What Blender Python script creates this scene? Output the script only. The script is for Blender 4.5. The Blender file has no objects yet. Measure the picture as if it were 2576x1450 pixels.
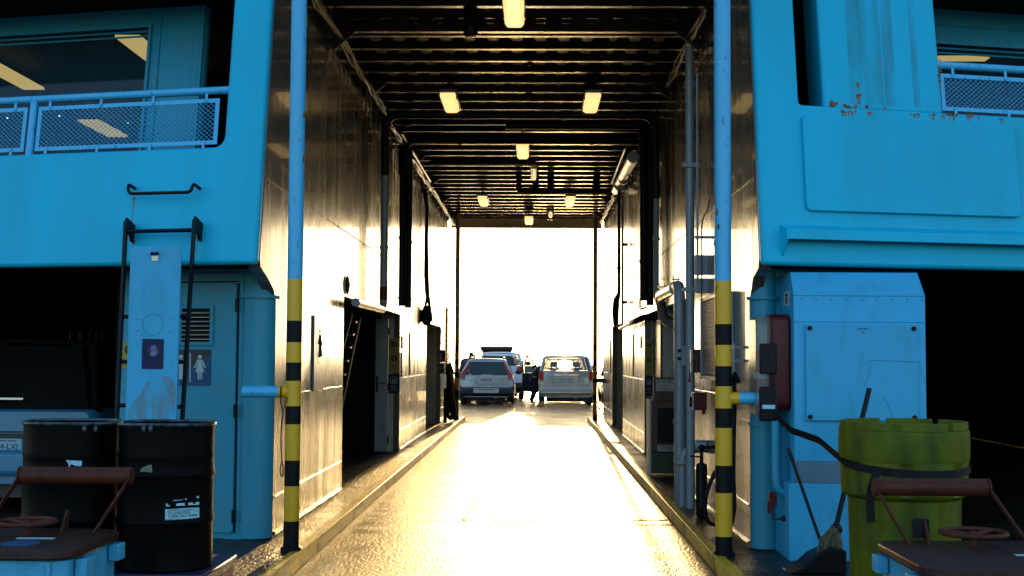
import bpy, bmesh, math, random
from mathutils import Vector, Matrix
random.seed(7)
R = math.radians
C = bpy.context.scene.collection
S = bpy.context.scene
# ---------------------------------------------------------------- camera
F = 3200.0                      # focal length in px of a 2576 px wide frame
HC = 1.67
dy = Vector((56, -178, -F)).normalized()
up0 = Vector((0.0048, 1, 0))
dz = (up0 - up0.dot(dy) * dy).normalized()
dx = dy.cross(dz)
RM = Matrix((dx, dy, dz))       # world <- camera
cd = bpy.data.cameras.new('camera')
cam = bpy.data.objects.new('camera', cd)
C.objects.link(cam)
cam.matrix_world = Matrix.Translation((0, 0, HC)) @ RM.to_4x4()
cd.sensor_width = 36
cd.lens = F / 2576 * 36
cd.clip_start = 0.1
cd.clip_end = 20000
S.camera = cam
def ray(px, py):
    return RM @ Vector(((px - 1288) / F, (725 - py) / F, -1))
def at(px, py, Y=None, X=None, Z=None):
    d = ray(px, py)
    if Y is not None: t = Y / d.y
    elif X is not None: t = X / d.x
    else: t = (Z - HC) / d.z
    return Vector((0, 0, HC)) + d * t
# ---------------------------------------------------------------- world and sun
EL, AZ = R(6.8), R(1.25)
SAT_BACK, VAL_BACK, VAL_SUN = 1.02, 2.2, 1.25
w = bpy.data.worlds.new('World'); S.world = w; w.use_nodes = True
nt = w.node_tree; nt.nodes.clear()
sky = nt.nodes.new('ShaderNodeTexSky'); sky.sky_type = 'NISHITA'; sky.sun_disc = False
sky.sun_elevation = EL; sky.sun_rotation = AZ
sky.altitude = 0; sky.air_density = 1.0; sky.dust_density = 1.5; sky.ozone_density = 2.5
hs = nt.nodes.new('ShaderNodeHueSaturation'); hs.inputs['Saturation'].default_value = 1.45
bg = nt.nodes.new('ShaderNodeBackground'); bg.inputs['Strength'].default_value = 0.12
wo = nt.nodes.new('ShaderNodeOutputWorld')
# the sky turns from deep blue (behind the camera) to a pale bright glow round the sun
tc = nt.nodes.new('ShaderNodeTexCoord'); dp = nt.nodes.new('ShaderNodeVectorMath'); dp.operation = 'DOT_PRODUCT'
dp.inputs[1].default_value = (math.sin(AZ), math.cos(AZ), 0)
def mr(a, b, c, d):
    r = nt.nodes.new('ShaderNodeMapRange'); r.interpolation_type = 'SMOOTHSTEP'
    for i, x in enumerate((a, b, c, d)): r.inputs[i+1].default_value = x
    nt.links.new(dp.outputs['Value'], r.inputs[0]); return r.outputs[0]
nt.links.new(tc.outputs['Generated'], dp.inputs[0])
nt.links.new(mr(-.1, .9, SAT_BACK, .22), hs.inputs['Saturation']); nt.links.new(mr(-.1, .9, VAL_BACK, VAL_SUN), hs.inputs['Value'])
nt.links.new(sky.outputs[0], hs.inputs['Color'])
tint = nt.nodes.new('ShaderNodeMix'); tint.data_type = 'RGBA'; tint.inputs[6].default_value = (1, 1, 1, 1); tint.inputs[7].default_value = (1.0, .80, .48, 1)
nt.links.new(mr(-.1, .9, 0, 1), tint.inputs[0])
mul = nt.nodes.new('ShaderNodeMix'); mul.data_type = 'RGBA'; mul.blend_type = 'MULTIPLY'; mul.inputs[0].default_value = 1
nt.links.new(hs.outputs[0], mul.inputs[6]); nt.links.new(tint.outputs[2], mul.inputs[7]); nt.links.new(mul.outputs[2], bg.inputs['Color']); nt.links.new(bg.outputs[0], wo.inputs['Surface'])
sd = bpy.data.lights.new('sun', 'SUN'); sd.energy = 2.8; sd.angle = R(0.53); sd.color = (1.0, 0.64, 0.24)
sun = bpy.data.objects.new('sun', sd); C.objects.link(sun)
sv = Vector((math.sin(AZ) * math.cos(EL), math.cos(AZ) * math.cos(EL), math.sin(EL)))
sun.rotation_euler = sv.to_track_quat('Z', 'Y').to_euler(); sun.location = (0, 60, 12)
S.view_settings.view_transform = 'Standard'; S.view_settings.look = 'None'
S.view_settings.exposure = 1.4; S.view_settings.gamma = 1
S.render.engine = 'CYCLES'
# ---------------------------------------------------------------- materials
def M(name, col, rough=0.5, metal=0.0, bump=None, var=None, rvar=None, coat=0, emis=None, trans=0, spec=0.5, alpha=1.0, bump2=None):
    """bump=(scale xyz, strength, distance); var=(scale xyz, colour2, lo, hi); rvar=(scale xyz, r0, r1)"""
    m = bpy.data.materials.new(name); m.use_nodes = True
    n = m.node_tree; L = n.links; b = n.nodes['Principled BSDF']
    b.inputs['Base Color'].default_value = (*col, 1)
    b.inputs['Roughness'].default_value = rough; b.inputs['Metallic'].default_value = metal
    b.inputs['Specular IOR Level'].default_value = spec
    b.inputs['Coat Weight'].default_value = coat
    b.inputs['Transmission Weight'].default_value = trans
    b.inputs['Alpha'].default_value = alpha
    if emis: b.inputs['Emission Color'].default_value = (*emis[0], 1); b.inputs['Emission Strength'].default_value = emis[1]
    g = n.nodes.new('ShaderNodeNewGeometry')
    def noise(sc, detail=4, dist=0.0):
        mp = n.nodes.new('ShaderNodeMapping'); mp.inputs['Scale'].default_value = sc
        L.new(g.outputs['Position'], mp.inputs['Vector'])
        t = n.nodes.new('ShaderNodeTexNoise'); t.inputs['Scale'].default_value = 1; t.inputs['Detail'].default_value = detail
        t.inputs['Distortion'].default_value = dist
        L.new(mp.outputs[0], t.inputs['Vector']); return t.outputs['Fac']
    if var:
        f = noise(var[0], 6, 0.3)
        r = n.nodes.new('ShaderNodeMapRange'); r.inputs[1].default_value = var[2]; r.inputs[2].default_value = var[3]
        L.new(f, r.inputs[0])
        mx = n.nodes.new('ShaderNodeMix'); mx.data_type = 'RGBA'
        mx.inputs[6].default_value = (*col, 1); mx.inputs[7].default_value = (*var[1], 1)
        L.new(r.outputs[0], mx.inputs[0]); L.new(mx.outputs[2], b.inputs['Base Color'])
    if rvar:
        f = noise(rvar[0], 5, 0.4)
        r = n.nodes.new('ShaderNodeMapRange'); r.inputs[1].default_value = 0.35; r.inputs[2].default_value = 0.65
        r.inputs[3].default_value = rvar[1]; r.inputs[4].default_value = rvar[2]
        L.new(f, r.inputs[0]); L.new(r.outputs[0], b.inputs['Roughness'])
    prev = None
    for bb in (bump, bump2):
        if bb:
            bn = n.nodes.new('ShaderNodeBump'); bn.inputs['Strength'].default_value = bb[1]; bn.inputs['Distance'].default_value = bb[2]
            L.new(noise(bb[0], 3), bn.inputs['Height'])
            if prev: L.new(prev.outputs[0], bn.inputs['Normal'])
            prev = bn
    if prev: L.new(prev.outputs[0], b.inputs['Normal'])
    return m
BLUE = (0.002, 0.40, 0.58)
m_blue = M('sea_blue_paint', BLUE, 0.45, spec=.25, bump=((1.6, 1.6, 1.1), .35, .02), bump2=((130, 130, 130), .3, .0015), var=((2.2, 2.2, .45), (0.004, 0.34, 0.46), .42, .75))
m_bluep = M('pole_blue_paint', (0.05, 0.38, 0.62), 0.4, bump=((40, 40, 14), .5, .002), var=((30, 30, 12), (.03, .22, .4), .62, .68))
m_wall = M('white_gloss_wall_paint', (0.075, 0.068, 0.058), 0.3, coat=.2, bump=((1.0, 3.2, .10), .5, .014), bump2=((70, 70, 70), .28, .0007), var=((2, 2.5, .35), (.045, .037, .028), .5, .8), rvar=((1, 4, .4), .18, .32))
m_wallg = M('pale_grey_paint', (0.55, 0.52, 0.42), 0.4, bump=((20, 20, 20), .3, .002), var=((3, 3, 1.2), (.38, .34, .26), .5, .8))
m_lowblue = M('blue_grey_door_paint', (0.02, 0.25, 0.36), 0.42, spec=.35, bump=((8, 8, 5), .3, .003), bump2=((150, 150, 150), .2, .001), var=((3, 3, 2), (.05, .22, .27), .5, .8))
m_pipe = M('pale_pipe_paint', (0.24, 0.26, 0.28), 0.38, bump=((25, 25, 12), .4, .002), var=((8, 8, 4), (.17, .18, .18), .55, .75))
m_dark = M('black_rubber', (0.006, 0.006, 0.007), 0.5, spec=.15, bump=((60, 60, 60), .3, .001))
m_black = M('black_steel', (0.006, 0.006, 0.007), 0.4, spec=.15, bump=((30, 30, 30), .3, .001))
m_void = M('dark_bay_paint_and_shade', (0.005, 0.005, 0.006), 0.7, spec=.08, var=((1, 1, 1), (.003, .003, .003), .4, .6))
m_yel = M('safety_yellow_paint', (0.70, 0.34, 0.003), 0.42, bump=((45, 45, 18), .8, .003), var=((20, 20, 14), (.5, .36, .02), .58, .72))
m_blk = M('stripe_black_paint', (0.005, 0.005, 0.005), 0.5, spec=.15, bump=((45, 45, 18), .8, .003))
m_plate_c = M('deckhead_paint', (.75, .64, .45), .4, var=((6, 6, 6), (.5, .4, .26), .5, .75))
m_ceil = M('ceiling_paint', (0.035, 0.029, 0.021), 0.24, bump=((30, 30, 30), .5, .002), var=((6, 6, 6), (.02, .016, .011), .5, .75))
m_orange = M('red_oxide_paint', (0.075, 0.016, 0.007), 0.55, spec=.2, bump=((35, 35, 35), .8, .003), var=((9, 9, 9), (.04, .012, .008), .45, .7))
m_red = M('dark_red_paint', (0.07, 0.004, 0.004), 0.4, spec=.25, bump=((40, 40, 40), .3, .001))
m_steel = M('scuffed_steel', (0.35, 0.34, 0.32), 0.32, metal=0.8, bump=((40, 40, 40), .3, .001))
m_rust = M('rust', (0.30, 0.09, 0.02), 0.85, bump=((90, 90, 90), .9, .003), var=((30, 30, 30), (.09, .03, .01), .4, .6))
m_navy = M('navy_sign', (0.006, 0.008, 0.05), 0.45, spec=.2)
m_navy2 = M('navy_sign_light', (0.015, 0.06, 0.15), 0.45, spec=.3)
m_pale = M('pale_lettering', (0.36, 0.46, 0.46), 0.5)
m_ysign = M('yellow_sign', (0.34, 0.22, 0.01), 0.4)
m_ink = M('black_ink', (0.01, 0.01, 0.012), 0.5)
m_label = M('torn_paper_label', (0.30, 0.55, 0.62), 0.5, var=((40, 40, 40), (.2, .4, .48), .5, .7))
m_glow = M('sun_backlit_diffuser', (0.6, 0.42, 0.18), 0.4, emis=((1.0, 0.66, 0.25), .5), var=((14, 14, 14), (.7, .45, .2), .5, .7))  # emission stands in for sun shining through the diffusers
m_lamp = M('lit_strip_lamp', (0.9, 0.8, 0.4), 0.4, emis=((1.0, 0.78, 0.28), 0.38))
m_dot = M('reflected_lamp_dot', (1, 1, 1), 0.4, emis=((0.95, 1.0, 0.85), 3.0))
m_glassd = M('dark_window_glass', (0.02, 0.045, 0.06), 0.04, trans=0.0, alpha=0.35, spec=0.6)
m_cglass = M('tinted_car_glass', (0.03, 0.05, 0.04), 0.03, alpha=0.78, spec=0.6)
m_clear = M('clear_plastic', (0.25, 0.24, 0.2), 0.12, alpha=0.45, spec=0.6)
m_bin = M('yellow_green_plastic', (0.095, 0.105, 0.003), 0.5, spec=.2, bump=((12, 12, 3), .3, .004), var=((5, 5, 2), (.03, .045, .006), .45, .7))
def deck_mat(name, c1, c2, r0, r1, pat=True, bd=.016, sp=.5):
    m = bpy.data.materials.new(name); m.use_nodes = True
    n = m.node_tree; L = n.links; b = n.nodes['Principled BSDF']; b.inputs['Specular IOR Level'].default_value = sp
    g = n.nodes.new('ShaderNodeNewGeometry')
    def nz(sc, det=5, dist=0.5):
        mp = n.nodes.new('ShaderNodeMapping'); mp.inputs['Scale'].default_value = sc
        L.new(g.outputs['Position'], mp.inputs['Vector'])
        t = n.nodes.new('ShaderNodeTexNoise'); t.inputs['Scale'].default_value = 1; t.inputs['Detail'].default_value = det; t.inputs['Distortion'].default_value = dist
        L.new(mp.outputs[0], t.inputs['Vector']); return t.outputs['Fac']
    a = nz((1.6, .5, 1), 8, .8)
    mx = n.nodes.new('ShaderNodeMix'); mx.data_type = 'RGBA'; mx.inputs[6].default_value = (*c1, 1); mx.inputs[7].default_value = (*c2, 1)
    r = n.nodes.new('ShaderNodeMapRange'); r.inputs[1].default_value = .46; r.inputs[2].default_value = .58
    L.new(a, r.inputs[0]); L.new(r.outputs[0], mx.inputs[0]); L.new(mx.outputs[2], b.inputs['Base Color'])
    r2 = n.nodes.new('ShaderNodeMapRange'); r2.inputs[1].default_value = .38; r2.inputs[2].default_value = .66; r2.inputs[3].default_value = r0; r2.inputs[4].default_value = r1
    L.new(nz((1.1, 1.3, 1), 10, 1.4), r2.inputs[0]); L.new(r2.outputs[0], b.inputs['Roughness'])
    b1 = n.nodes.new('ShaderNodeBump'); b1.inputs['Strength'].default_value = .8; b1.inputs['Distance'].default_value = bd
    L.new(nz((34, 17, 20), 8, .3), b1.inputs['Height'])
    last = b1
    if pat:
        mp = n.nodes.new('ShaderNodeMapping'); mp.inputs['Scale'].default_value = (1, 1, 1); mp.inputs['Rotation'].default_value = (0, 0, R(45))
        L.new(g.outputs['Position'], mp.inputs['Vector'])
        v = n.nodes.new('ShaderNodeTexBrick'); v.inputs['Scale'].default_value = 22; v.inputs['Mortar Size'].default_value = .06
        v.offset = 0.5
        L.new(mp.outputs[0], v.inputs['Vector'])
        b2 = n.nodes.new('ShaderNodeBump'); b2.inputs['Strength'].default_value = .45; b2.inputs['Distance'].default_value = .004
        L.new(v.outputs['Fac'], b2.inputs['Height']); L.new(b1.outputs[0], b2.inputs['Normal']); last = b2
    L.new(last.outputs[0], b.inputs['Normal'])
    return m
m_deck = deck_mat('worn_steel_deck', (.095, .060, .022), (.022, .013, .005), .28, .50, bd=.012)
m_walk = deck_mat('chequer_plate_walkway', (.022, .016, .009), (.008, .006, .004), .32, .55, bd=.022, sp=.3)
m_kerb = M('worn_yellow_kerb_paint', (0.60, 0.33, 0.012), 0.45, bump=((18, 8, 18), .6, .006), var=((30, 3, 6), (.12, .08, .02), .52, .66))
m_fpole = M('glare_paled_pole', (.75, .68, .6), .4)  # far glare put into the colour, paler than the pole itself
m_sea = M('sea_water', (0.02, 0.05, 0.06), 0.12, bump=((.5, .5, 1), .6, .3))
# ---------------------------------------------------------------- mesh builder
class MB:
    def __init__(s): s.v = []; s.f = []; s.m = []; s.mi = 0; s.T = None
    def add(s, vs, fs):
        o = len(s.v)
        s.v += [Vector(s.T(*p)) if s.T else Vector(p) for p in vs]
        for f in fs: s.f.append([i + o for i in f]); s.m.append(s.mi)
    def box(s, x0, x1, y0, y1, z0, z1):
        s.add([(x0,y0,z0),(x1,y0,z0),(x1,y1,z0),(x0,y1,z0),(x0,y0,z1),(x1,y0,z1),(x1,y1,z1),(x0,y1,z1)],
              [(0,3,2,1),(4,5,6,7),(0,1,5,4),(1,2,6,5),(2,3,7,6),(3,0,4,7)]); return s
    def prism(s, poly, f0, f1):
        n = len(poly); s.add([f0(*p) for p in poly] + [f1(*p) for p in poly],
              [list(range(n)), list(range(2*n-1, n-1, -1))] + [(i, i+n, (i+1) % n + n, (i+1) % n) for i in range(n)]); return s
    def tube(s, pts, r, n=12, caps=True, closed=False):
        pts = [Vector(p) for p in pts]; N = len(pts)
        rs = r if isinstance(r, (list, tuple)) else [r] * N
        vs = []; a = None
        for i, p in enumerate(pts):
            if closed: t = (pts[(i+1) % N] - pts[i-1])
            else: t = pts[min(i+1, N-1)] - pts[max(i-1, 0)]
            t.normalize()
            if a is None:
                a = t.orthogonal().normalized()
                if abs(t.z) < .9: a = t.cross(Vector((0,0,1))).normalized()
            a = (a - a.dot(t) * t).normalized(); b = t.cross(a)
            for k in range(n):
                q = 2*math.pi*k/n; vs.append(p + (a*math.cos(q) + b*math.sin(q)) * rs[i])
        fs = []
        for i in range(N if closed else N-1):
            for k in range(n):
                j = (i+1) % N
                fs.append((i*n+k, i*n+(k+1) % n, j*n+(k+1) % n, j*n+k))
        if caps and not closed: fs += [list(range(n))[::-1], list(range((N-1)*n, N*n))]
        s.add(vs, fs); return s
    def lathe(s, prof, c=(0,0,0), n=32, ax=None):
        c = Vector(c); vs = []; N = len(prof)
        ax = ax or (Vector((1,0,0)), Vector((0,1,0)), Vector((0,0,1)))
        for r, z in prof:
            for k in range(n):
                q = 2*math.pi*k/n; vs.append(c + ax[0]*math.cos(q)*r + ax[1]*math.sin(q)*r + ax[2]*z)
        fs = [(i*n+k, i*n+(k+1) % n, (i+1)*n+(k+1) % n, (i+1)*n+k) for i in range(N-1) for k in range(n)]
        fs += [list(range(n))[::-1], list(range((N-1)*n, N*n))]
        s.add(vs, fs); return s
    def ball(s, c, r, n=12):
        r = r if isinstance(r, (tuple, list)) else (r, r, r); c = Vector(c); vs = []; fs = []
        for i in range(1, n):
            a = math.pi*i/n
            for k in range(n):
                q = 2*math.pi*k/n; vs.append(c + Vector((r[0]*math.sin(a)*math.cos(q), r[1]*math.sin(a)*math.sin(q), r[2]*math.cos(a))))
        vs += [c + Vector((0,0,r[2])), c - Vector((0,0,r[2]))]; t = len(vs) - 2
        for i in range(n-2):
            for k in range(n): fs.append((i*n+k, (i+1)*n+k, (i+1)*n+(k+1) % n, i*n+(k+1) % n))
        for k in range(n): fs.append((t, k, (k+1) % n)); fs.append((t+1, (n-2)*n+(k+1) % n, (n-2)*n+k))
        s.add(vs, fs); return s
    def quad(s, a, b, c, d): s.add([a, b, c, d], [(0,1,2,3)]); return s
    def build(s, name, mats, parent=None, bevel=0, solid=0, sharp=35, label=None):
        me = bpy.data.meshes.new(name); me.from_pydata([tuple(p) for p in s.v], [], s.f)
        if not isinstance(mats, (list, tuple)): mats = [mats]
        for m in mats: me.materials.append(m)
        for p, k in zip(me.polygons, s.m): p.material_index = k; p.use_smooth = True
        bm = bmesh.new(); bm.from_mesh(me); bmesh.ops.recalc_face_normals(bm, faces=bm.faces)
        for e in bm.edges:
            if len(e.link_faces) == 2: e.smooth = e.calc_face_angle(0) < R(sharp)
        bm.to_mesh(me); bm.free()
        o = bpy.data.objects.new(name, me); C.objects.link(o)
        if solid: q = o.modifiers.new('solid', 'SOLIDIFY'); q.thickness = solid; q.offset = 0
        if bevel: q = o.modifiers.new('bevel', 'BEVEL'); q.width = bevel; q.segments = 2; q.limit_method = 'ANGLE'; q.angle_limit = R(40)
        if parent: par(o, parent)
        if label: o['label'] = label
        return o
def par(o, parent):
    o.parent = parent; o.matrix_parent_inverse = wm(parent).inverted()
def wm(o):
    m = o.matrix_basis
    return (wm(o.parent) @ o.matrix_parent_inverse @ m) if o.parent else m.copy()
def tag(o, label=None, cat=None, group=None, kind=None):
    if label: o['label'] = label
    if cat: o['category'] = cat
    if group: o['group'] = group
    if kind: o['kind'] = kind
    return o
def thing(name, label, cat, loc=(0,0,0), group=None):
    o = bpy.data.objects.new(name, None); o.empty_display_size = .1; C.objects.link(o); o.location = loc
    return tag(o, label, cat, group)
def struct(o): o['kind'] = 'structure'; return o
def copy_tree(o, parent=None):
    c = o.copy(); C.objects.link(c)
    if parent: c.parent = parent
    c.matrix_parent_inverse = o.matrix_parent_inverse.copy()
    for ch in [x for x in bpy.data.objects if x.parent == o]: copy_tree(ch, c)
    return c
def arc(c, a, b, r, t0, t1, n=8):
    c, a, b = Vector(c), Vector(a), Vector(b)
    return [c + (a*math.cos(t0+(t1-t0)*i/n) + b*math.sin(t0+(t1-t0)*i/n))*r for i in range(n+1)]
def bend(pts, r, n=6):
    """polyline with rounded corners"""
    pts = [Vector(p) for p in pts]; out = [pts[0]]
    for i in range(1, len(pts)-1):
        p, a, b = pts[i], (pts[i-1]-pts[i]), (pts[i+1]-pts[i])
        ra = min(r, a.length*.49, b.length*.49); a = p + a.normalized()*ra; b = p + b.normalized()*ra
        for k in range(n+1):
            t = k/n; out.append(a*(1-t)**2 + p*2*t*(1-t) + b*t*t)
    out.append(pts[-1]); return out
def text(s, size, o, right, up, mat, parent=None, name='lettering', ext=.001, align='CENTER', sx=1.0):
    cu = bpy.data.curves.new('t', 'FONT'); cu.body = s; cu.size = size; cu.extrude = ext; cu.align_x = align; cu.align_y = 'CENTER'
    to = bpy.data.objects.new('t', cu); me = bpy.data.meshes.new_from_object(to); me.name = name
    me.materials.clear(); me.materials.append(mat)
    right = Vector(right).normalized(); up = Vector(up).normalized(); nn = right.cross(up)
    mt = Matrix.Translation(Vector(o)) @ Matrix((right*sx, up, nn)).transposed().to_4x4()
    me.transform(mt); ob = bpy.data.objects.new(name, me); C.objects.link(ob)
    bpy.data.objects.remove(to); bpy.data.curves.remove(cu)
    if parent: par(ob, parent)
    return ob
# ---------------------------------------------------------------- facade frames
XL, XR = -2.24, 1.79
CA, SA = math.cos(R(13)), math.sin(R(13)); K = .188; ZB = 2.42
FR = {-1: (XL, 10.18, 10.84), 1: (XR, 10.03, 10.50)}
def fp(g, s, z, n=0):
    X0, Y0, _ = FR[g]
    return Vector((X0 + g*s*CA + n*g*SA, Y0 + s*SA + (z-ZB)*K - n*CA, z))
def lp(g, s, z, n=0):
    X0, _, Y1 = FR[g]
    return Vector((X0 + g*s*CA + n*g*SA, Y1 + s*SA - n*CA, z))
def hit(fn, g, px, py, n=0):
    p0 = fn(g, 0, ZB, n); u = fn(g, 1, ZB, n) - p0; v = fn(g, 0, ZB+1, n) - p0; nn = u.cross(v)
    o = Vector((0, 0, HC)); d = ray(px, py); q = o + d * ((p0 - o).dot(nn) / d.dot(nn)) - p0
    s = q.x / u.x if abs(v.x) < 1e-6 else 0
    return s, ZB + q.z
def fprism(g, poly, n0, n1, name, mat, parent, fn=fp, bevel=0, back=None):
    m = MB()
    if back: m.prism(poly, lambda s, z: fn(g, s, z, n0), lambda s, z: fn(g, s, z, n0) + Vector((0, back, 0)))
    else: m.prism(poly, lambda s, z: fn(g, s, z, n0), lambda s, z: fn(g, s, z, n1))
    return m.build(name, mat, parent, bevel=bevel)
def frect(a, b, c, d): return [(a, c), (b, c), (b, d), (a, d)]
def rrect(a, b, c, d, r, n=4):
    out = []
    for cx, cz, t in ((b-r, c+r, -90), (b-r, d-r, 0), (a+r, d-r, 90), (a+r, c+r, 180)):
        for k in range(n+1): q = R(t + 90*k/n); out.append((cx + r*math.cos(q), cz + r*math.sin(q)))
    return out
# ================================================================ SETTING
d = MB(); d.box(-30, 30, -30, 90, -.6, 0); struct(d.build('deck', m_deck))
sea = MB(); sea.box(-9000, 9000, -9000, 9000, -6.2, -6); struct(sea.build('sea', m_sea))
for g, X0, X1 in ((-1, -12, -1.85), (1, 1.43, 12)):
    # raised side walkway with its kerb
    m = MB()
    k = X1 if g < 0 else X0
    wx = (XL - .5, X1 - .09) if g < 0 else (X0 + .09, XR + .5)
    poly = [(X0, 3), (X1-.09, 3), (X1-.09, 34.4), (XL-2, 34.4), (XL-2, 33.6), (X0, 33.6)] if g < 0 else [(X0+.09, 3), (X1, 3), (X1, 33.6), (XR+2, 33.6), (XR+2, 34.4), (X0+.09, 34.4)]
    m.prism(poly, lambda x, y: (x, y, .004), lambda x, y: (x, y, .12))
    struct(m.build('walkway', m_walk))
    m = MB(); a, b = (k-.09, k) if g < 0 else (k, k+.09)
    # kerb upstand, slightly irregular top edge, split in welded lengths
    y = 3.0
    while y < 34.4:
        y2 = min(y + random.uniform(.8, 1.15), 34.4); t = .124 + random.uniform(-.002, .003); j = random.uniform(-.004, .004)
        m.box(a+j, b+j, y, y2-.006, .004, t); y = y2
    m.tube([(k, 3, .126), (k, 34.4, .126)], .009, 6)
    struct(m.build('kerb', m_kerb, bevel=.004))
# deck weld lines, cover plates and drain slots on the roadway
m = MB()
def wl(pts, r=.011): m.tube(pts, r, 6)
def fl(px, py): p = at(px, py, Z=.002); return (p.x, p.y, p.z)
wl([fl(1165, 1309), fl(1200, 1255)]); wl([fl(1242, 1308), fl(1258, 1238)]); wl([fl(1372, 1176), fl(1384, 1390)])
wl([fl(1165, 1309), fl(1180, 1313), fl(1500, 1316)], .004); wl([fl(1200, 1255), fl(1360, 1256)], .004); wl([fl(1370, 1100), fl(1372, 1060)])
for py in (1188, 1217, 1140): wl([fl(1372, py), fl(1600, py+1)], .003)
struct(m.build('deck_weld', m_kerb))
m = MB()
for py in (1308, 1319.5):
    p = at(1450, py, Z=0); m.box(.45, 1.42, p.y, p.y+.012, .001, .006)
struct(m.build('deck_drain_slot', m_black))
# ---------------------------------------------------------------- ceiling
ceil = thing('car_deck_ceiling', 'dark slotted beams of the car deck ceiling, lit gold along their lower edges', 'ceiling', (-.22, 22, 5.6))
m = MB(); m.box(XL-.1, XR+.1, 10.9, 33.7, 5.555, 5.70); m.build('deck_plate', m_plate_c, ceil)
def beam(Y, zb=5.33, dep=.22, slots=True, knee=True):
    m = MB(); x0, x1 = XL+.012, XR-.012
    z1, z2, z3 = zb+.10, zb+.155, zb+dep
    def strip(poly): m.prism(poly, lambda x, z: (x, Y-.005, z), lambda x, z: (x, Y+.005, z))
    if slots:
        strip(frect(x0, x1, zb+.008, z1)); strip(frect(x0, x1, z2, z3))
        p = .28; n = int((x1-x0)/p); a0 = (x1-x0-n*p)/2 + x0; c = .026
        prev = x0
        for i in range(n+1):
            sx = a0 + i*p - .075 if i < n+1 else x1
            L, Rr = sx+.0, sx+.15
            if Rr > x1-.02 or L < x0+.02: continue
            if prev == x0: strip([(x0, z1), (L+c, z1), (L, (z1+z2)/2), (L+c, z2), (x0, z2)])
            else: strip([(prev-c, z1), (L+c, z1), (L, (z1+z2)/2), (L+c, z2), (prev-c, z2), (prev, (z1+z2)/2)])
            prev = Rr
        strip([(prev-c, z1), (x1, z1), (x1, z2), (prev-c, z2), (prev, (z1+z2)/2)])
    else: strip(frect(x0, x1, zb+.008, z3))
    m.box(x0, x1, Y-.04, Y+.04, zb, zb+.008)
    # knee plates at both walls
    for X, g in ((x0, 1), (x1, -1)) if knee else ():
        m.prism([(X, zb-.22), (X, zb-.001), (X+g*.26, zb-.001)], lambda x, z: (x, Y-.004, z), lambda x, z: (x, Y+.004, z))
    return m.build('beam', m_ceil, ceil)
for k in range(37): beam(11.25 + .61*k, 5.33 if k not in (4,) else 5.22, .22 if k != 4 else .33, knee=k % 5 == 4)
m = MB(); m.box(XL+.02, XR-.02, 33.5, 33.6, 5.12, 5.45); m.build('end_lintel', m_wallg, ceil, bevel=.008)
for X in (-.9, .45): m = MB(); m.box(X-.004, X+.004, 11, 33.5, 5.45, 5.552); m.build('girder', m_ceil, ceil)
# ---------------------------------------------------------------- tunnel walls
def tunnel_wall(g, label, opens, yend):
    X, Yf, Yl = FR[g]
    t = thing('tunnel_wall', label, 'wall', (X, 22, 0))
    def yf(z): return Yf + (z-ZB)*K + .118
    poly = [(Yl+.13, .10)]
    for a, b, zt in opens: poly += [(a, .10), (a, zt), (b, zt), (b, .10)]
    poly += [(yend, .10), (yend, 5.55), (yf(5.55), 5.55), (yf(ZB+.05), ZB+.05), (Yf+.16, 2.40), (Yf+.42, 2.335), (Yl+.02, 2.25), (Yl+.13, 2.16)]
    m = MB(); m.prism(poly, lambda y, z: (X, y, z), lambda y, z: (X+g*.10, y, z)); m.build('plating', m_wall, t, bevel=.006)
    # weld seams
    segs = [(Yf+.35, 3.16, yend)]
    for y0, z, y1 in segs:
        pts = []; y = y0
        while y < y1: pts.append((X - g*.001, y, z + random.uniform(-.004, .004))); y += .22
        MB().tube(pts, .007, 6).build('weld_seam', m_wall, t)
    ys = [Yl+.15] + [v for o in opens for v in o[:2]] + [yend]
    for i in range(0, len(ys), 2):
        for z, r in ((.47, .010), (1.34, .004), (.155, .02)):
            pts = []; y = ys[i]+.03
            while y < ys[i+1]-.02: pts.append((X - g*.001, y, z + random.uniform(-.003, .003))); y += .18
            if len(pts) > 1: MB().tube(pts, r, 6).build('weld_seam', m_wall, t)
    return t
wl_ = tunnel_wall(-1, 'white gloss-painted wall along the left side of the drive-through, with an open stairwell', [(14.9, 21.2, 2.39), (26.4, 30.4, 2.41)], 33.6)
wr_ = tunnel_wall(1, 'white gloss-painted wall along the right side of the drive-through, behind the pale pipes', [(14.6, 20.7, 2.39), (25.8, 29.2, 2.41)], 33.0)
# recess returns (walls that face the camera inside the openings)
for g, t, a, b, y2, jx, jy in ((-1, wl_, 21.2, 26.4, 30.4, None, None), (1, wr_, 20.7, 25.8, 29.2, 1.92, 19.5)):
    X = FR[g][0]
    m = MB(); x0, x1 = sorted((X + g*.10, X + g*(.32 if g < 0 else .14)))
    m.box(x0, x1, a+.003, a+.05, .12, 2.39)
    m.build('recess_return', m_wallg, t)
    m = MB(); x0, x1 = sorted((X + g*.10, X + g*.40)); m.box(x0, x1, y2-.05, y2+.1, .12, 2.40); m.build('recess_return', m_wallg, t, bevel=.01)
m = MB(); m.box(1.925, 1.96, 19.5, 20.70, .12, 2.39); m.build('recess_return', m_wall, wr_)
m = MB(); m.box(1.962, 3.3, 19.5, 19.56, .12, 2.39); m.build('recess_return', m_wallg, wr_)
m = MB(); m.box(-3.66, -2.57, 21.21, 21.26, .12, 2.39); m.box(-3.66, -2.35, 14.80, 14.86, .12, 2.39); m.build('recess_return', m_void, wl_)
# casings that close the spaces behind the tunnel walls
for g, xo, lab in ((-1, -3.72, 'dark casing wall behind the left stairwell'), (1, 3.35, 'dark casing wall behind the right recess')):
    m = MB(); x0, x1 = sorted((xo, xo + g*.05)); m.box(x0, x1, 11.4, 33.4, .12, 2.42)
    o = m.build('casing_wall', m_void); tag(o, lab, 'wall')
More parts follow.
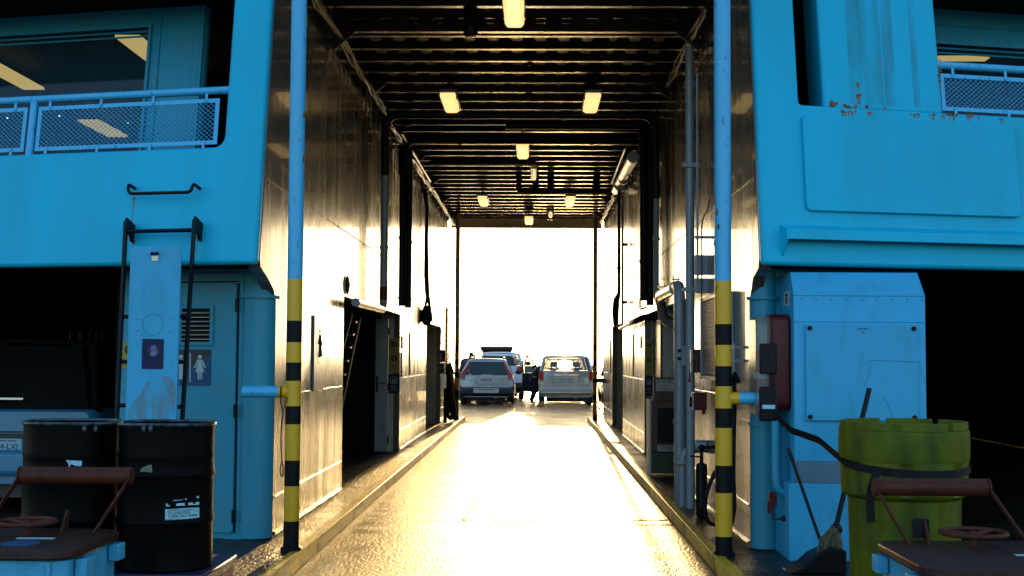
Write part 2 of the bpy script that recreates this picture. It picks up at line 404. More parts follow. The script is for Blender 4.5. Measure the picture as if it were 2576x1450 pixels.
# ================================================================ LEFT SUPERSTRUCTURE
def sup(g, label):
    return thing('superstructure_front', label, 'ship front', fp(g, 1.5, 2.42))
SL = sup(-1, 'blue steel front of the ferry left of the drive-through, with railing gap and window above')
zpL = hit(fp, -1, 300, 379)[1]
sp = .36
fil = [(sp+.10+.10*math.cos(R(t)), zpL+.10+.10*math.sin(R(t))) for t in range(270, 179, -15)]
fprism(-1, [(0, ZB), (3.9, ZB), (3.9, zpL)] + fil + [(sp-.012, 5.9), (0, 5.9)], 0, None, 'plating', m_blue, SL, bevel=.035, back=.118)
SR = sup(1, 'blue steel front of the ferry right of the drive-through, with rust-streaked pillar')
zpR = hit(fp, 1, 2200, 278)[1]
fprism(1, [(0, ZB), (3.9, ZB), (3.9, zpR), (sp+.02, zpR+.02), (sp+.005, 5.9), (0, 5.9)], 0, None, 'plating', m_blue, SR, bevel=.035, back=.118)
# broad pillar, set back a little
fprism(1, [(.60, zpR-.01), (1.69, zpR-.01), (1.67, 5.9), (.575, 5.9)], -.012, None, 'pillar', m_blue, SR, bevel=.03, back=.55)
# raised panel and ledge on the right front
s0, z0 = hit(fp, 1, 2026, 531); s1, z1 = hit(fp, 1, 2566, 545); _, z2 = hit(fp, 1, 2020, 289)
fprism(1, rrect(s0, s1, z0, z2, .05), .035, .0005, 'raised_panel', m_blue, SR, bevel=.008)
s0, z0 = hit(fp, 1, 1984, 601, .12); _, z1 = hit(fp, 1, 1990, 576, .12)
m = MB()
pr = [(.0, z1+.045), (.115, z1), (.115, z0), (.10, z0), (.10, z1-.02), (.0, z1+.02)]
m.prism(pr, lambda n, z: fp(1, s0, z, n), lambda n, z: fp(1, 3.9, z, n))
m.build('ledge', m_blue, SR, bevel=.004)
m = MB(); pr = [(0, z1+.045), (.115, z1), (.115, z0), (.0, z0-.13)]
m.prism(pr, lambda n, z: fp(1, s0-.01, z, n), lambda n, z: fp(1, s0+.002, z, n)); m.build('ledge_end_plate', m_blue, SR)
# soffits, bay ceilings, upper roof
for g, P in ((-1, SL), (1, SR)):
    a = fp(g, .12, ZB, -.13); b = fp(g, 3.9, ZB, -.13); X = FR[g][0]
    poly = [(X+g*.101, a.y+.02), (b.x, b.y), (g*9, b.y+1.2), (g*9, 33.6), (X+g*.101, 33.6)]
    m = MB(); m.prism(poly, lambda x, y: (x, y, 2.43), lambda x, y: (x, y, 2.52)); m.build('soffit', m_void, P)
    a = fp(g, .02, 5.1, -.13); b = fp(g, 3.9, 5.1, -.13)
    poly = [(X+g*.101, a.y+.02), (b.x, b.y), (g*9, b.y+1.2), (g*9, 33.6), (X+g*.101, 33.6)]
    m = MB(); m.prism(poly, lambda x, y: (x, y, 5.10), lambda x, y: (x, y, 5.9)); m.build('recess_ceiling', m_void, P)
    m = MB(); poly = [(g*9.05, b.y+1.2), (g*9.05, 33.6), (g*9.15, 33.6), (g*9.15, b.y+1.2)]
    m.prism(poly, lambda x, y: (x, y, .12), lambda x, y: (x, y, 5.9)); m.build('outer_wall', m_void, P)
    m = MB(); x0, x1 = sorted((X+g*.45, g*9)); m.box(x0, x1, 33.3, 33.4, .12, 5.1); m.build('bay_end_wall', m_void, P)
    fprism(g, frect(sp+.01, 6.5, 5.15, 5.9), 0, -.1, 'fascia', m_blue, P)
m = MB(); m.box(-9, 9, 12, 33.6, 5.92, 6.1); m.build('roof_plate', m_void, ceil)
# ---- lower left wall with rounded corner column and washroom door
o = MB(); X, Y = XL, FR[-1][2]
LW = thing('washroom_wall', 'blue-grey lower wall with the washroom door and a rounded corner beside the drive-through', 'wall', (XL-.8, Y, .12))
MB().lathe([(.15, .13), (.15, 2.44)], (XL-.15, Y+.15, 0), 40).build('corner_column', m_lowblue, LW)
m = MB(); c = (XL-.15, Y+.15, 0); zc = 2.19
m.lathe([(.15, zc-.012), (.178, zc-.012), (.178, zc+.012), (.15, zc+.012)], c, 40); m.build('collar', m_lowblue, LW)
fprism(-1, frect(.14, 1.447, .12, 2.43), 0, -.06, 'plating', m_lowblue, LW, fn=lambda g, s, z, n: lp(g, s, z, n))
sa, zt = hit(lp, -1, 597, 712, .01); sb, _ = hit(lp, -1, 448, 712, .01); zb0 = .17
door = fprism(-1, rrect(sa, sb, zb0, zt, .03), .022, .001, 'door', m_lowblue, LW, fn=lp, bevel=.004)
for s_ in (sa-.012, sb+.012):
    m = MB(); m.tube([lp(-1, s_, zb0, .004), lp(-1, s_, zt, .004)], .008, 6); m.build('door_gap', m_black, LW)
m = MB(); m.tube([lp(-1, sa-.012, zt+.012, .004), lp(-1, sb+.012, zt+.012, .004)], .006, 6); m.build('door_gap', m_black, LW)
m = MB(); m.tube([lp(-1, sa-.10, zt+.09, .004), lp(-1, sb+.3, zt+.09, .004)], .006, 6); m.build('weld_seam', m_lowblue, LW)
m = MB(); m.tube([lp(-1, .155, .13, .004), lp(-1, .155, 2.4, .004)], .006, 6); m.build('weld_seam', m_lowblue, LW)
for py in (768, 1034, 1300):
    z = hit(lp, -1, 594, py, .03)[1]; m = MB(); m.tube([lp(-1, sa-.008, z-.055, .03), lp(-1, sa-.008, z+.055, .03)], .014, 8)
    m.build('hinge', m_black, door)
a, b = hit(lp, -1, 536, 870, .03), hit(lp, -1, 450, 768, .03)
m = MB()
def rframe(m, fn, g, s0, s1, z0, z1, w, n0, n1):
    for r_ in (frect(s0, s0+w, z0, z1), frect(s1-w, s1, z0, z1), frect(s0+w, s1-w, z0, z0+w), frect(s0+w, s1-w, z1-w, z1)):
        m.prism(r_, lambda s, z: fn(g, s, z, n0), lambda s, z: fn(g, s, z, n1))
s0_, s1_ = sorted((a[0], b[0])); z0_, z1_ = a[1], b[1]
rframe(m, lp, -1, s0_, s1_, z0_, z1_, .032, .0225, .04); lou = m.build('louvre', m_lowblue, door, bevel=.003)
m = MB(); m.prism(frect(s0_+.033, s1_-.033, z0_+.033, z1_-.033), lambda s, z: lp(-1, s, z, .0226), lambda s, z: lp(-1, s, z, .024)); m.build('louvre_backing', m_void, lou)
for k in range(7):
    z = z0_+.055 + k*(z1_-z0_-.085)/7
    m = MB(); m.prism([(.026, z+.012), (.038, z), (.038, z-.003), (.026, z+.009)], lambda n, zz: lp(-1, s0_+.034, zz, n), lambda n, zz: lp(-1, s1_-.034, zz, n)); m.build('slat', m_steel, lou)
# ---- lower right column
RW = thing('corner_column', 'blue-grey rounded corner column right of the drive-through, with collar and clamp bars', 'column', (XR+.11, FR[1][2]+.11, .12))
MB().lathe([(.11, .13), (.11, 2.44)], (XR+.11, FR[1][2]+.11, 0), 40).build('shaft', m_lowblue, RW)
MB().lathe([(.11, 2.17), (.135, 2.17), (.135, 2.195), (.11, 2.195)], (XR+.11, FR[1][2]+.11, 0), 40).build('collar', m_lowblue, RW)
MB().lathe([(.11, 1.13), (.125, 1.13), (.125, 1.16), (.11, 1.16)], (XR+.11, FR[1][2]+.11, 0), 40).build('collar', m_lowblue, RW)
m = MB(); m.prism(frect(.18, 1.5, .12, 2.43), lambda s, z: lp(1, s, z, -.02), lambda s, z: lp(1, s, z, -.08)); o = m.build('bulkhead_wall', m_lowblue); tag(o, 'blue-grey bulkhead hidden behind the vent cabinet beside the right column', 'wall')
# ---- recess: window walls, decks, rooms
def window_wall(g, P, sglass, zlo, zhi, s_in, s_out, n):
    fn = fp
    m = MB()
    for r_ in (frect(s_in, sglass, 2.9, 5.1), frect(sglass, s_out, 2.9, zlo), frect(sglass, s_out, zhi, 5.1)):
        m.prism(r_, lambda s, z: fn(g, s, z, n), lambda s, z: fn(g, s, z, n-.05))
    ww = m.build('recess_wall', m_lowblue, P)
    m = MB(); w_ = .03
    for r_ in (frect(sglass-w_, sglass, zlo-w_, zhi+w_), frect(sglass, s_out, zhi, zhi+w_), frect(sglass, s_out, zlo-w_, zlo)):
        m.prism(r_, lambda s, z: fn(g, s, z, n+.03), lambda s, z: fn(g, s, z, n+.001))
    z = zlo
    while z < zhi: m.ball(fn(g, sglass-.07, z, n+.002), .009, 6); z += .13
    s = sglass
    while s < s_out: m.ball(fn(g, s, zhi+.075, n+.002), .009, 6); s += .13
    W = m.build('window', m_lowblue, P, bevel=.008)
    m = MB(); m.tube([fn(g, sglass-.12, zlo-.2, n+.004), fn(g, sglass-.12, zhi+.2, n+.004), fn(g, s_out, zhi+.2, n+.004)], .012, 6); m.build('beading', m_lowblue, W)
    m = MB(); m.prism(frect(sglass, s_out, zlo, zhi), lambda s, z: fn(g, s, z, n-.02), lambda s, z: fn(g, s, z, n-.028)); m.build('pane', m_glassd, W)
    m = MB()
    for zz in (.035, .085): m.tube([fn(g, sglass, zhi-zz, n-.01), fn(g, s_out, zhi-zz, n-.01)], .010, 6)
    m.build('sash_bar', m_lowblue, W)
sg, zh = hit(fp, -1, 378, 70, -1.25); _, zl = hit(fp, -1, 300, 385, -1.25); se, _ = hit(fp, -1, 503, 200, -1.25)
window_wall(-1, SL, sg, zl, zh, se, 5.2, -1.25)
sg, zh = hit(fp, 1, 2330, 110, -1.25); _, zl = hit(fp, 1, 2400, 300, -1.25)
window_wall(1, SR, sg, zl, zh, sg-.25, 5.2, -1.25)
# curved corner of the left recess wall
MB().tube([fp(-1, se+.07, 2.9, -1.33), fp(-1, se+.07, 5.1, -1.33)], .09, 24).build('recess_corner', m_lowblue, SL)
for g, P in ((-1, SL), (1, SR)):
    m = MB(); a = fp(g, .13, 2.95, -.14); b = fp(g, 5.2, 2.95, -.14); X = FR[g][0]
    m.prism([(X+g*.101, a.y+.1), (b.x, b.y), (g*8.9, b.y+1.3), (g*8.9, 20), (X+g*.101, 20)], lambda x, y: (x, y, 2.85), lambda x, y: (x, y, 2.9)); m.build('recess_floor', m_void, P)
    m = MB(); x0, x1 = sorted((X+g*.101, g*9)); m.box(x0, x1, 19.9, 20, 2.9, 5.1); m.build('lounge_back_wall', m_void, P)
# ================================================================ RAILINGS
def railing(g, label, rail_pts, zr, pans, posts, n=-.05):
    T = thing('railing', label, 'railing', fp(g, 1.5, zr, n))
    MB().tube([fp(g, rail_pts[0], zr, n), fp(g, rail_pts[1], zr, n)], .034, 16).build('top_rail', m_bluep, T)
    for s, z in posts: MB().tube([fp(g, s, z, n), fp(g, s, zr-.02, n)], .034, 14).build('post', m_bluep, T)
    for s0, s1, z0, z1 in pans:
        m = MB(); rframe(m, fp, g, s0, s1, z0, z1, .035, n+.012, n+.004)
        fr = m.build('panel_frame', m_bluep, T)
        m = MB(); a, b, c_, e = s0+.03, s1-.03, z0+.03, z1-.03; sl = .0195/.0235; step = .039
        for q in (1, -1):
            k = -(b-a)*sl
            while k < (e-c_) + (b-a)*sl:
                # z = c_ + k + q*sl*(s-a)
                lo = a; hi = b
                sA = a + (0-k)/(q*sl); sB = a + ((e-c_)-k)/(q*sl)
                lo = max(a, min(sA, sB)); hi = min(b, max(sA, sB))
                if hi - lo > .01:
                    P0 = fp(g, lo, c_+k+q*sl*(lo-a), n+.008+.002*q); P1 = fp(g, hi, c_+k+q*sl*(hi-a), n+.008+.002*q)
                    m.tube([P0, P1], .0026, 4, caps=False)
                k += step
        m.build('expanded_mesh', m_bluep, fr)
        k = s0+.12
        while k < s1:
            m = MB(); m.prism(frect(k-.012, k+.012, z1-.03, zr-.02), lambda s, z: fp(g, s, z, n+.02), lambda s, z: fp(g, s, z, n+.015)); m.ball(fp(g, k, z1-.015, n+.022), .007, 6)
            m.build('hanger_clip', m_bluep, T)
            m = MB(); m.prism(frect(k-.012, k+.012, z0-.03, z0+.03), lambda s, z: fp(g, s, z, n+.02), lambda s, z: fp(g, s, z, n+.015)); m.build('hanger_clip', m_bluep, T)
            k += .50
zr = hit(fp, -1, 300, 241, -.05)[1]
pz0 = hit(fp, -1, 330, 372, -.05)[1]; pz1 = hit(fp, -1, 330, 259, -.05)[1]
sA = hit(fp, -1, 551, 300, -.05)[0]; sB = hit(fp, -1, 97, 300, -.05)[0]; sP = hit(fp, -1, 83, 300, -.05)[0]; sC = hit(fp, -1, 69, 300, -.05)[0]
railing(-1, 'blue tubular railing with diamond mesh panels in front of the left lounge window', (sp-.01, 3.9), zr, [(sA, sB, pz0, pz1), (sC, 3.4, pz0, pz1)], [(sP, zpL-.02)])
zr2 = hit(fp, 1, 2470, 171, -.05)[1]; q0 = hit(fp, 1, 2470, 284, -.05)[1]; q1 = hit(fp, 1, 2470, 192, -.05)[1]
railing(1, 'blue tubular railing with a diamond mesh panel right of the rust-streaked pillar', (1.66, 3.9), zr2, [(1.70, 3.6, q0, q1)], [])
m = MB(); MB
T = thing('guard_rail_post', 'short blue rail post glimpsed in the dark slot left of the rusty pillar', 'railing', fp(1, .43, zpR, -.35))
MB().tube([fp(1, .40, zpR, -.35), fp(1, .40, zpR+.26, -.35)], .02, 10).build('post', m_bluep, T)
MB().tube([fp(1, .30, zpR+.29, -.35), fp(1, .44, zpR+.29, -.35)], .03, 10).build('top_rail', m_bluep, T)
# ---------------------------------------------------------------- rust
def rust(g, px, py, w, h, P, n, streak=0, seed=0):
    rnd = random.Random(seed); s, z = hit(fp, g, px, py, n)
    ax = w * 10.3 / F; az = h * 10.3 / F
    m = MB()
    for k in range(max(5, int(w/3))):
        cs, cz = s + rnd.uniform(-.5, .5)*ax, z + rnd.uniform(-.5, .5)*az; r0 = rnd.uniform(.12, .3)*min(ax, az*1.5)+.003
        pts = [(cs + math.cos(t)*r0*rnd.uniform(.5, 1.3), cz + math.sin(t)*r0*rnd.uniform(.5, 1.3)) for t in [i*math.pi/5 for i in range(10)]]
        dn = .0008*k/10
        m.prism(pts, lambda a, b: fp(g, a, b, n+.0015+dn), lambda a, b: fp(g, a, b, n+.0002))
    m.build('rust_patch', m_rust, P)
    if streak:
        m = MB()
        for k in range(4):
            cs = s + rnd.uniform(-.4, .4)*ax; L = streak*10.3/F*rnd.uniform(.5, 1); wd = ax*.10
            m.prism([(cs-wd, z), (cs+wd, z), (cs+wd*.6, z-L), (cs-wd*.4, z-L)], lambda a, b: fp(g, a, b, n+.0008+.0003*k), lambda a, b: fp(g, a, b, n+.0001))
        m.build('rust_streak', m_streak, P)
def alpha_mat(name, col, a0, sc):
    m = bpy.data.materials.new(name); m.use_nodes = True; n = m.node_tree; b = n.nodes['Principled BSDF']
    b.inputs['Base Color'].default_value = (*col, 1); b.inputs['Roughness'].default_value = .6
    g = n.nodes.new('ShaderNodeNewGeometry'); mp = n.nodes.new('ShaderNodeMapping'); mp.inputs['Scale'].default_value = sc
    t = n.nodes.new('ShaderNodeTexNoise'); t.inputs['Scale'].default_value = 1; t.inputs['Detail'].default_value = 5
    r = n.nodes.new('ShaderNodeMapRange'); r.inputs[1].default_value = .35; r.inputs[2].default_value = .7; r.inputs[3].default_value = 0; r.inputs[4].default_value = a0
    n.links.new(g.outputs['Position'], mp.inputs[0]); n.links.new(mp.outputs[0], t.inputs['Vector']); n.links.new(t.outputs['Fac'], r.inputs[0]); n.links.new(r.outputs[0], b.inputs['Alpha'])
    return m
m_streak = alpha_mat('rust_run', (.34, .15, .05), .8, (60, 60, 4))
m_stain = alpha_mat('green_water_stain', (.06, .30, .33), .25, (7, 7, .8))
m_grime = alpha_mat('tan_grime', (.26, .24, .16), .35, (14, 14, 4))
for i, (px, py, w_, h_, st) in enumerate([(2160, 242, 16, 14, 32), (2157, 214, 8, 12, 18), (2098, 265, 20, 14, 0), (2140, 271, 36, 10, 30), (2364, 165, 9, 36, 60), (2362, 195, 7, 30, 70), (2180, 268, 14, 5, 10), (2225, 272, 8, 3, 8)]): rust(1, px, py, w_, h_, SR, -.012, st, i)
for i, (px, py, w_, h_, st) in enumerate([(2135, 281, 44, 5, 22), (2395, 289, 30, 7, 22), (2440, 291, 26, 6, 18), (2300, 288, 34, 3, 10), (2462, 296, 4, 3, 14), (2190, 284, 20, 3, 14), (2345, 288, 16, 4, 26), (2372, 292, 10, 3, 20), (2520, 300, 12, 3, 22)]): rust(1, px, py, w_, h_, SR, 0, st, 20+i)
for i, (px, py, st) in enumerate([(337, 500, 110), (497, 600, 60), (337, 612, 40)]): rust(-1, px, py, 6, 5, SL, 0, st, 40+i)
m = MB()
for px, wd in ((2190, .10), (2150, .06), (2235, .05), (2300, .03)):
    s, z = hit(fp, 1, px, 150, -.012); m.prism(frect(s-wd, s+wd, zpR+.05, 5.2), lambda a, b: fp(1, a, b, -.0108), lambda a, b: fp(1, a, b, -.0118))
m.build('water_stain', m_stain, SR)
# ================================================================ POLES
def pole(label, group, px, py0, Y, bands, rad, stub=None):
    b = at(px, py0, Z=.12); X = b.x; Yp = b.y if Y is None else Y
    T = thing('striped_pole', label, 'pole', (X, Yp, .12), group)
    m = MB(); z = .12
    zs = [(at(px, yy, Y=Yp).z, c) for yy, c in bands]      # from top to bottom: (start py, colour index)
    zs = sorted(zs)
    # build one continuous tube with ring cuts at the colour changes
    cur = .12
    for i, (zt, c) in enumerate(zs):
        zt2 = zt
        m.mi = c; m.tube([(X, Yp, cur), (X, Yp, zt2)], rad, 28, caps=(i == 0)); cur = zt2
    m.mi = 0; m.tube([(X, Yp, cur), (X, Yp, 5.55)], rad, 28, caps=False)
    m.build('shaft', [m_bluep if group.startswith('near') else m_fpole, m_yel, m_blk], T, sharp=50)
    MB().lathe([(rad+.02, 0), (rad+.02, .02), (rad+.004, .035)], (X, Yp, .12), 28).build('foot_collar', m_blk, T)
    if stub:
        g, yy, r = stub; z = at(px, yy, Y=Yp).z; X1 = (XL-.12 if g < 0 else XR+.10)
        m = MB(); m.mi = 0; m.tube([(X + g*(rad+.055), Yp, z), (X1, Yp + (.5 if False else .0), z), ], r, 24)
        m.mi = 1; m.tube([(X, Yp, z), (X + g*(rad+.055), Yp, z)], r+.001, 24)
        m.tube(bend([(X, Yp, z), (X, Yp, z)], .01), r, 4) if 0 else None
        m.build('bracing_stub', [m_bluep, m_yel], T)
    return T, X, Yp
v = 1/1.5901
# entries give the upper limit of each band, bottom first
def bands(lst):   # lst: list of (src_y_top_of_band, colour)
    return [(y*v, c) for y, c in lst]
Rb = bands([(2144.7, 2), (1970.6, 1), (1861.6, 2), (1711.5, 1), (1633, 2), (1545.5, 1), (1465, 2), (1381, 1), (1297.5, 2), (1126, 1)])
Lb = bands([(2083.5, 2), (1943.7, 1), (1841, 2), (1697, 1), (1624.6, 2), (1524, 1), (1450.6, 2), (1370, 1), (1284, 2), (1118, 1)])
PL, PLX, PLY = pole('near striped pole with blue top, on the left side of the drive-through', 'near poles at the mouth of the drive-through', 742, 1377, 10.30, Lb, .063, (-1, 986, .048))
PR, PRX, PRY = pole('near striped pole with rust-pitted blue top, on the right side of the drive-through', 'near poles at the mouth of the drive-through', 1816, 1391, 10.25, Rb, .067, (1, 1002, .048))
FLb = bands([(1665, 2), (1599, 1), (1561, 2), (1511, 1), (1488, 2), (1459, 1), (1436, 2), (1407, 1), (1383, 2), (1347, 1)])
FRb = bands([(1661, 2), (1603, 1), (1578, 2), (1533, 1), (1517, 2), (1464, 1), (1439, 2), (1403, 1), (1379, 2), (1343, 1)])
pole('striped yellow and black pole with glare-paled top, left side at the far sunlit end', 'far poles at the sunlit end', 1146.6, 1058, 32.2, FLb, .058)
_, fx, fy = pole('striped yellow and black pole with glare-paled top, right side at the far sunlit end', 'far poles at the sunlit end', 1495.5, 1058, 32.2, FRb, .058)
m = MB(); z = at(1510, 958, Y=fy).z; m.tube([(fx+.055, fy, z), (XR+.02, fy, z)], .06, 16); o = m.build('bracing_stub', m_pipe); par(o, bpy.data.objects['striped_pole.003'])
for (T, X, Y, pts) in ((PL, PLX, PLY, [(765, 400), (768, 427), (769, 436), (766, 290)]), (PR, PRX, PRY, [(1798, 488), (1799, 505), (1803, 535), (1798, 612), (1802, 725), (1806, 570)])):
    m = MB()
    for px, py in pts:
        p = at(px, py, Y=Y); a = max(-1, min(1, (p.x - X)/.064)); th = math.asin(a)
        for q in range(3):
            m.ball((X + .0655*math.sin(th), Y - .0655*math.cos(th), p.z + random.uniform(-.015, .015)), (.012, .008, .014 + .01*random.random()), 7)
    m.build('rust_patch', m_rust, T)
# ================================================================ CEILING LAMPS
def lamp(loc, L=1.25, w_=.20, hang=.12):
    T = thing('ceiling_light', '', 'ceiling light', loc)
    x, y, z = loc
    m = MB(); m.box(x-w_/2-.015, x+w_/2+.015, y-L/2, y+L/2, z, z+.05); hb = m.build('housing', m_steel, T, bevel=.01)
    m = MB(); f = lambda a, b: (x+a, y-L/2+.03, z+b); k = lambda a, b: (x+a, y+L/2-.03, z+b)
    m.prism([(-w_/2, .0), (w_/2, .0), (w_/2, -.05), (w_/2-.03, -.085), (-w_/2+.03, -.085), (-w_/2, -.05)], f, k); m.build('diffuser', m_glow, T, bevel=.012)
    for yy in (y-L*.3, y+L*.3):
        m = MB(); m.box(x-.015, x+.015, yy-.015, yy+.015, z+.05, z+.05+hang+.1); m.build('hanger', m_black, T)
        for sx in (-1, 1):
            m = MB(); m.box(x+sx*(w_/2+.006)-.006, x+sx*(w_/2+.006)+.006, yy-.02, yy+.02, z-.04, z+.02); m.build('clip', m_black, T)
    return T
l0 = lamp((-.22, 12.35, 5.16))
pos = [(-.22, 12.35, 5.16, 'nearest ceiling strip light, its gold glow standing in for sun backlight, top centre'),
       (-1.16, 17.15, 5.16, 'left strip light of the nearer pair under the ceiling'), (.76, 17.15, 5.16, 'right strip light of the nearer pair under the ceiling'),
       (-.21, 21.0, 5.16, 'single centre strip light just behind the crosswise dark pipes'),
       (-1.14, 27.8, 5.16, 'left strip light of the farther pair under the ceiling'), (.77, 27.8, 5.16, 'right strip light of the farther pair, bright in the sun glare'),
       (-.15, 31.7, 5.16, 'farthest centre strip light, hanging in front of the end lintel')]
for i, (x, y, z, lab) in enumerate(pos):
    T = l0 if i == 0 else copy_tree(l0)
    T.location = (x, y, z); tag(T, lab, 'ceiling light', 'strip lights under the car deck ceiling')
p = at(1385, 541, Y=31.5)
T = thing('bulkhead_lamp', 'small caged round lamp right of the farthest strip light', 'lamp', p)
MB().ball(p, (.06, .04, .08), 12).build('glass', m_glow, T)
m = MB(); m.box(p.x-.09, p.x+.09, p.y+.04, p.y+.10, p.z-.12, p.z+.14); m.build('back_plate', m_black, T, bevel=.01)
m = MB()
for a in (-.07, .07): m.tube([p+Vector((a, .04, -.1)), p+Vector((a*.6, -.05, 0)), p+Vector((a, .04, .1))], .006, 6)
m.tube([p+Vector((-.07, .02, 0)), p+Vector((0, -.06, 0)), p+Vector((.07, .02, 0))], .006, 6)
m.build('cage', m_black, T)
p = at(1184, 66, Y=13.3)
T = thing('hanging_speaker', 'black rounded cylinder hanging from the ceiling left of the nearest strip light', 'speaker', p)
MB().lathe([(.02, .33), (.06, .30), (.07, .12), (.072, .1), (.078, .08), (.074, -.07), (.06, -.11), (.03, -.12)], p, 24).build('body', m_black, T)
MB().tube([p+Vector((.06, 0, .15)), p+Vector((.25, .1, .22)), p+Vector((.5, .1, .2))], .012, 6).build('cable', m_black, T)
# padeyes
pe = [(1334, 54, 13.8, 'nearest lashing eye plate, right of the nearest strip light'), (1516, 130, 15.1, 'lashing eye plate upper right, above the right strip light'), (1333, 153, 15.6, 'lashing eye plate second in the centre row'), (1501, 187, 16.2, 'lashing eye plate just above the right strip light of the nearer pair'), (1330, 243, 17.5, 'lashing eye plate third in the centre row')]
e0 = None
for px, py, Y, lab in pe:
    q = at(px, py, Y=Y)
    if e0 is None:
        e0 = thing('lashing_eye', lab, 'eye plate', q, 'lashing eye plates under the ceiling')
        m = MB(); pl = [(-.085, .30), (.085, .30), (.085, .05)] + [(.045*math.cos(R(t)), -.02+.045*math.sin(R(t))) for t in range(0, -181, -30)] + [(-.085, .05)]
        m.prism(pl, lambda a, b: (q.x+a, q.y-.006, q.z+b), lambda a, b: (q.x+a, q.y+.006, q.z+b)); m.build('plate', m_ceil, e0)
        m = MB(); m.tube([q+Vector((.016*math.cos(t), -.008, -.02+.016*math.sin(t))) for t in [i*math.pi/6 for i in range(12)]], .004, 6, closed=True); m.build('eye', m_black, e0)
    else:
        c = copy_tree(e0); c.location = q; c['label'] = lab
# ================================================================ PIPES
def pipe(name, label, cat, pts, r, mat, clamps=(), br=.12, group=None, flanges=()):
    T = thing(name, label, cat, pts[0], group)
    MB().tube(bend(pts, br), r, 20).build('tube', mat, T)
    for c, ax in clamps:
        c = Vector(c); m = MB()
        if ax == 'z': m.lathe([(r, -.02), (r+.012, -.02), (r+.012, .02), (r, .02)], c, 20)
        elif ax == 'y': m.tube([c+Vector((0, -.02, 0)), c+Vector((0, .02, 0))], r+.014, 20)
        else: m.tube([c+Vector((-.02, 0, 0)), c+Vector((.02, 0, 0))], r+.014, 20)
        m.build('clamp', mat, T)
    return T
def xat(px, Y, py=900): return at(px, py, Y=Y).x
def zat(py, Y, px=1344): return at(px, py, Y=Y).z
# left wall
YA = 17.55; xa = xat(963, YA)
T = pipe('bent_pipe', 'pale vertical pipe with a red band on the left wall, elbowing into the stairwell', 'pipe', [(xa, YA, 4.9), (xa, YA, zat(782, YA)), (xa-.02, 14.97, zat(782, YA)-.01)], .052, m_pipe, [((xa, YA, 3.9), 'z'), ((xa, YA, 3.2), 'z')], .16)
MB().tube([(xa, YA, zat(758, YA)), (xa, YA, zat(724, YA))], .054, 20).build('red_band', m_red, T)
YB = 20.1
for i, (px, lab) in enumerate(((1009, 'left black downpipe of the pair hanging on the left wall'), (1025, 'right black downpipe of the pair hanging on the left wall'))):
    x = xat(px, YB + .25*i); T = pipe('downpipe', lab, 'pipe', [(x, YB+.25*i, 5.1), (x, YB+.25*i, zat(772+3*i, YB))], .052, m_black, [((x, YB+.25*i, zat(600+8*i, YB)), 'z'), ((x, YB+.25*i, 2.62), 'z'), ((x, YB+.25*i, 4.6), 'z')], group='black downpipes on the left wall')
p = at(873, 718, X=XL+.01)
T = thing('port_cover', 'small round dark cover plate on the left wall above the stairwell', 'hatch cover', p)
MB().lathe([(.115, 0), (.115, .012), (.09, .02), (.03, .035)], p, 28, (Vector((0,1,0)), Vector((0,0,1)), Vector((1,0,0)))).build('disc', m_black, T)
# cable run along both ceiling corners
def cable_run(label, X, Y0, Y1, z, g, n=5):
    T = thing('cable_bundle', label, 'cables', (X, Y0, z))
    for i in range(n):
        pts = []; y = Y0; ph = random.random()*6
        while y <= Y1: pts.append((X + random.uniform(-.018, .018) + .03*math.sin(i*1.3), y, z + .03*math.cos(i*1.9) + .02*math.sin(y*2.2+ph) + random.uniform(-.008, .008))); y += .3
        MB().tube(pts, .013, 6).build('cable', m_black2, T)
    return T
m_black2 = M('dusty_cable_sheath', (.05, .045, .04), .3)
cable_run('lumpy dark cables running along the top of the left wall, nearer half', -2.13, 10.9, 18.0, 5.14, -1)
cable_run('lumpy dark cables along the top of the left wall, sagging in the middle', -2.12, 18.6, 25.6, 5.08, -1, 6)
cable_run('sunlit golden cables along the top of the left wall at the far end', -2.13, 26.0, 33.2, 5.16, -1)
cable_run('dark cables along the top of the right wall, nearer half', 1.66, 12.5, 16.2, 5.14, 1, 3)
cable_run('twisted cables along the top of the right wall at the far end', 1.68, 27, 32.6, 5.14, 1, 3)
pipe('conduit', 'thin shiny conduit under the ceiling beside the left cables', 'conduit', [(-2.05, 19.3, 5.1), (-2.03, 24.4, 5.08)], .02, m_steel, group='shiny conduits under the ceiling')
pipe('conduit', 'thin shiny conduit under the ceiling beside the right duct', 'conduit', [(1.47, 20.6, 5.1), (1.49, 24.6, 5.08)], .02, m_steel, group='shiny conduits under the ceiling')
# hanging cable with dark teardrop
YC = 25.2; xc = xat(1072, YC)
T = thing('cable_drop', 'thick dark cable hanging down the left wall to a black teardrop-shaped coil', 'cable', (xc, YC, 5))
MB().tube([(xc-.06, YC, 5.05), (xc-.01, YC, 4.6), (xc-.02, YC, 4.0), (xc-.01, YC, 3.3), (xc+.01, YC, 2.95), (xc+.06, YC, 2.7), (xc+.09, YC, 2.5)], [.05, .035, .04, .05, .045, .03, .03], 10).build('cable', m_dark, T)
MB().tube([(xc+.02, YC, 3.0), (xc-.02, YC, 2.72), (xc-.10, YC, 2.56)], .025, 8).build('cable', m_dark, T)
MB().lathe([(.02, .22), (.08, .12), (.125, 0), (.12, -.08), (.06, -.17), (.01, -.19)], (xc, YC, 2.5), 20).build('coil_cover', m_dark, T)
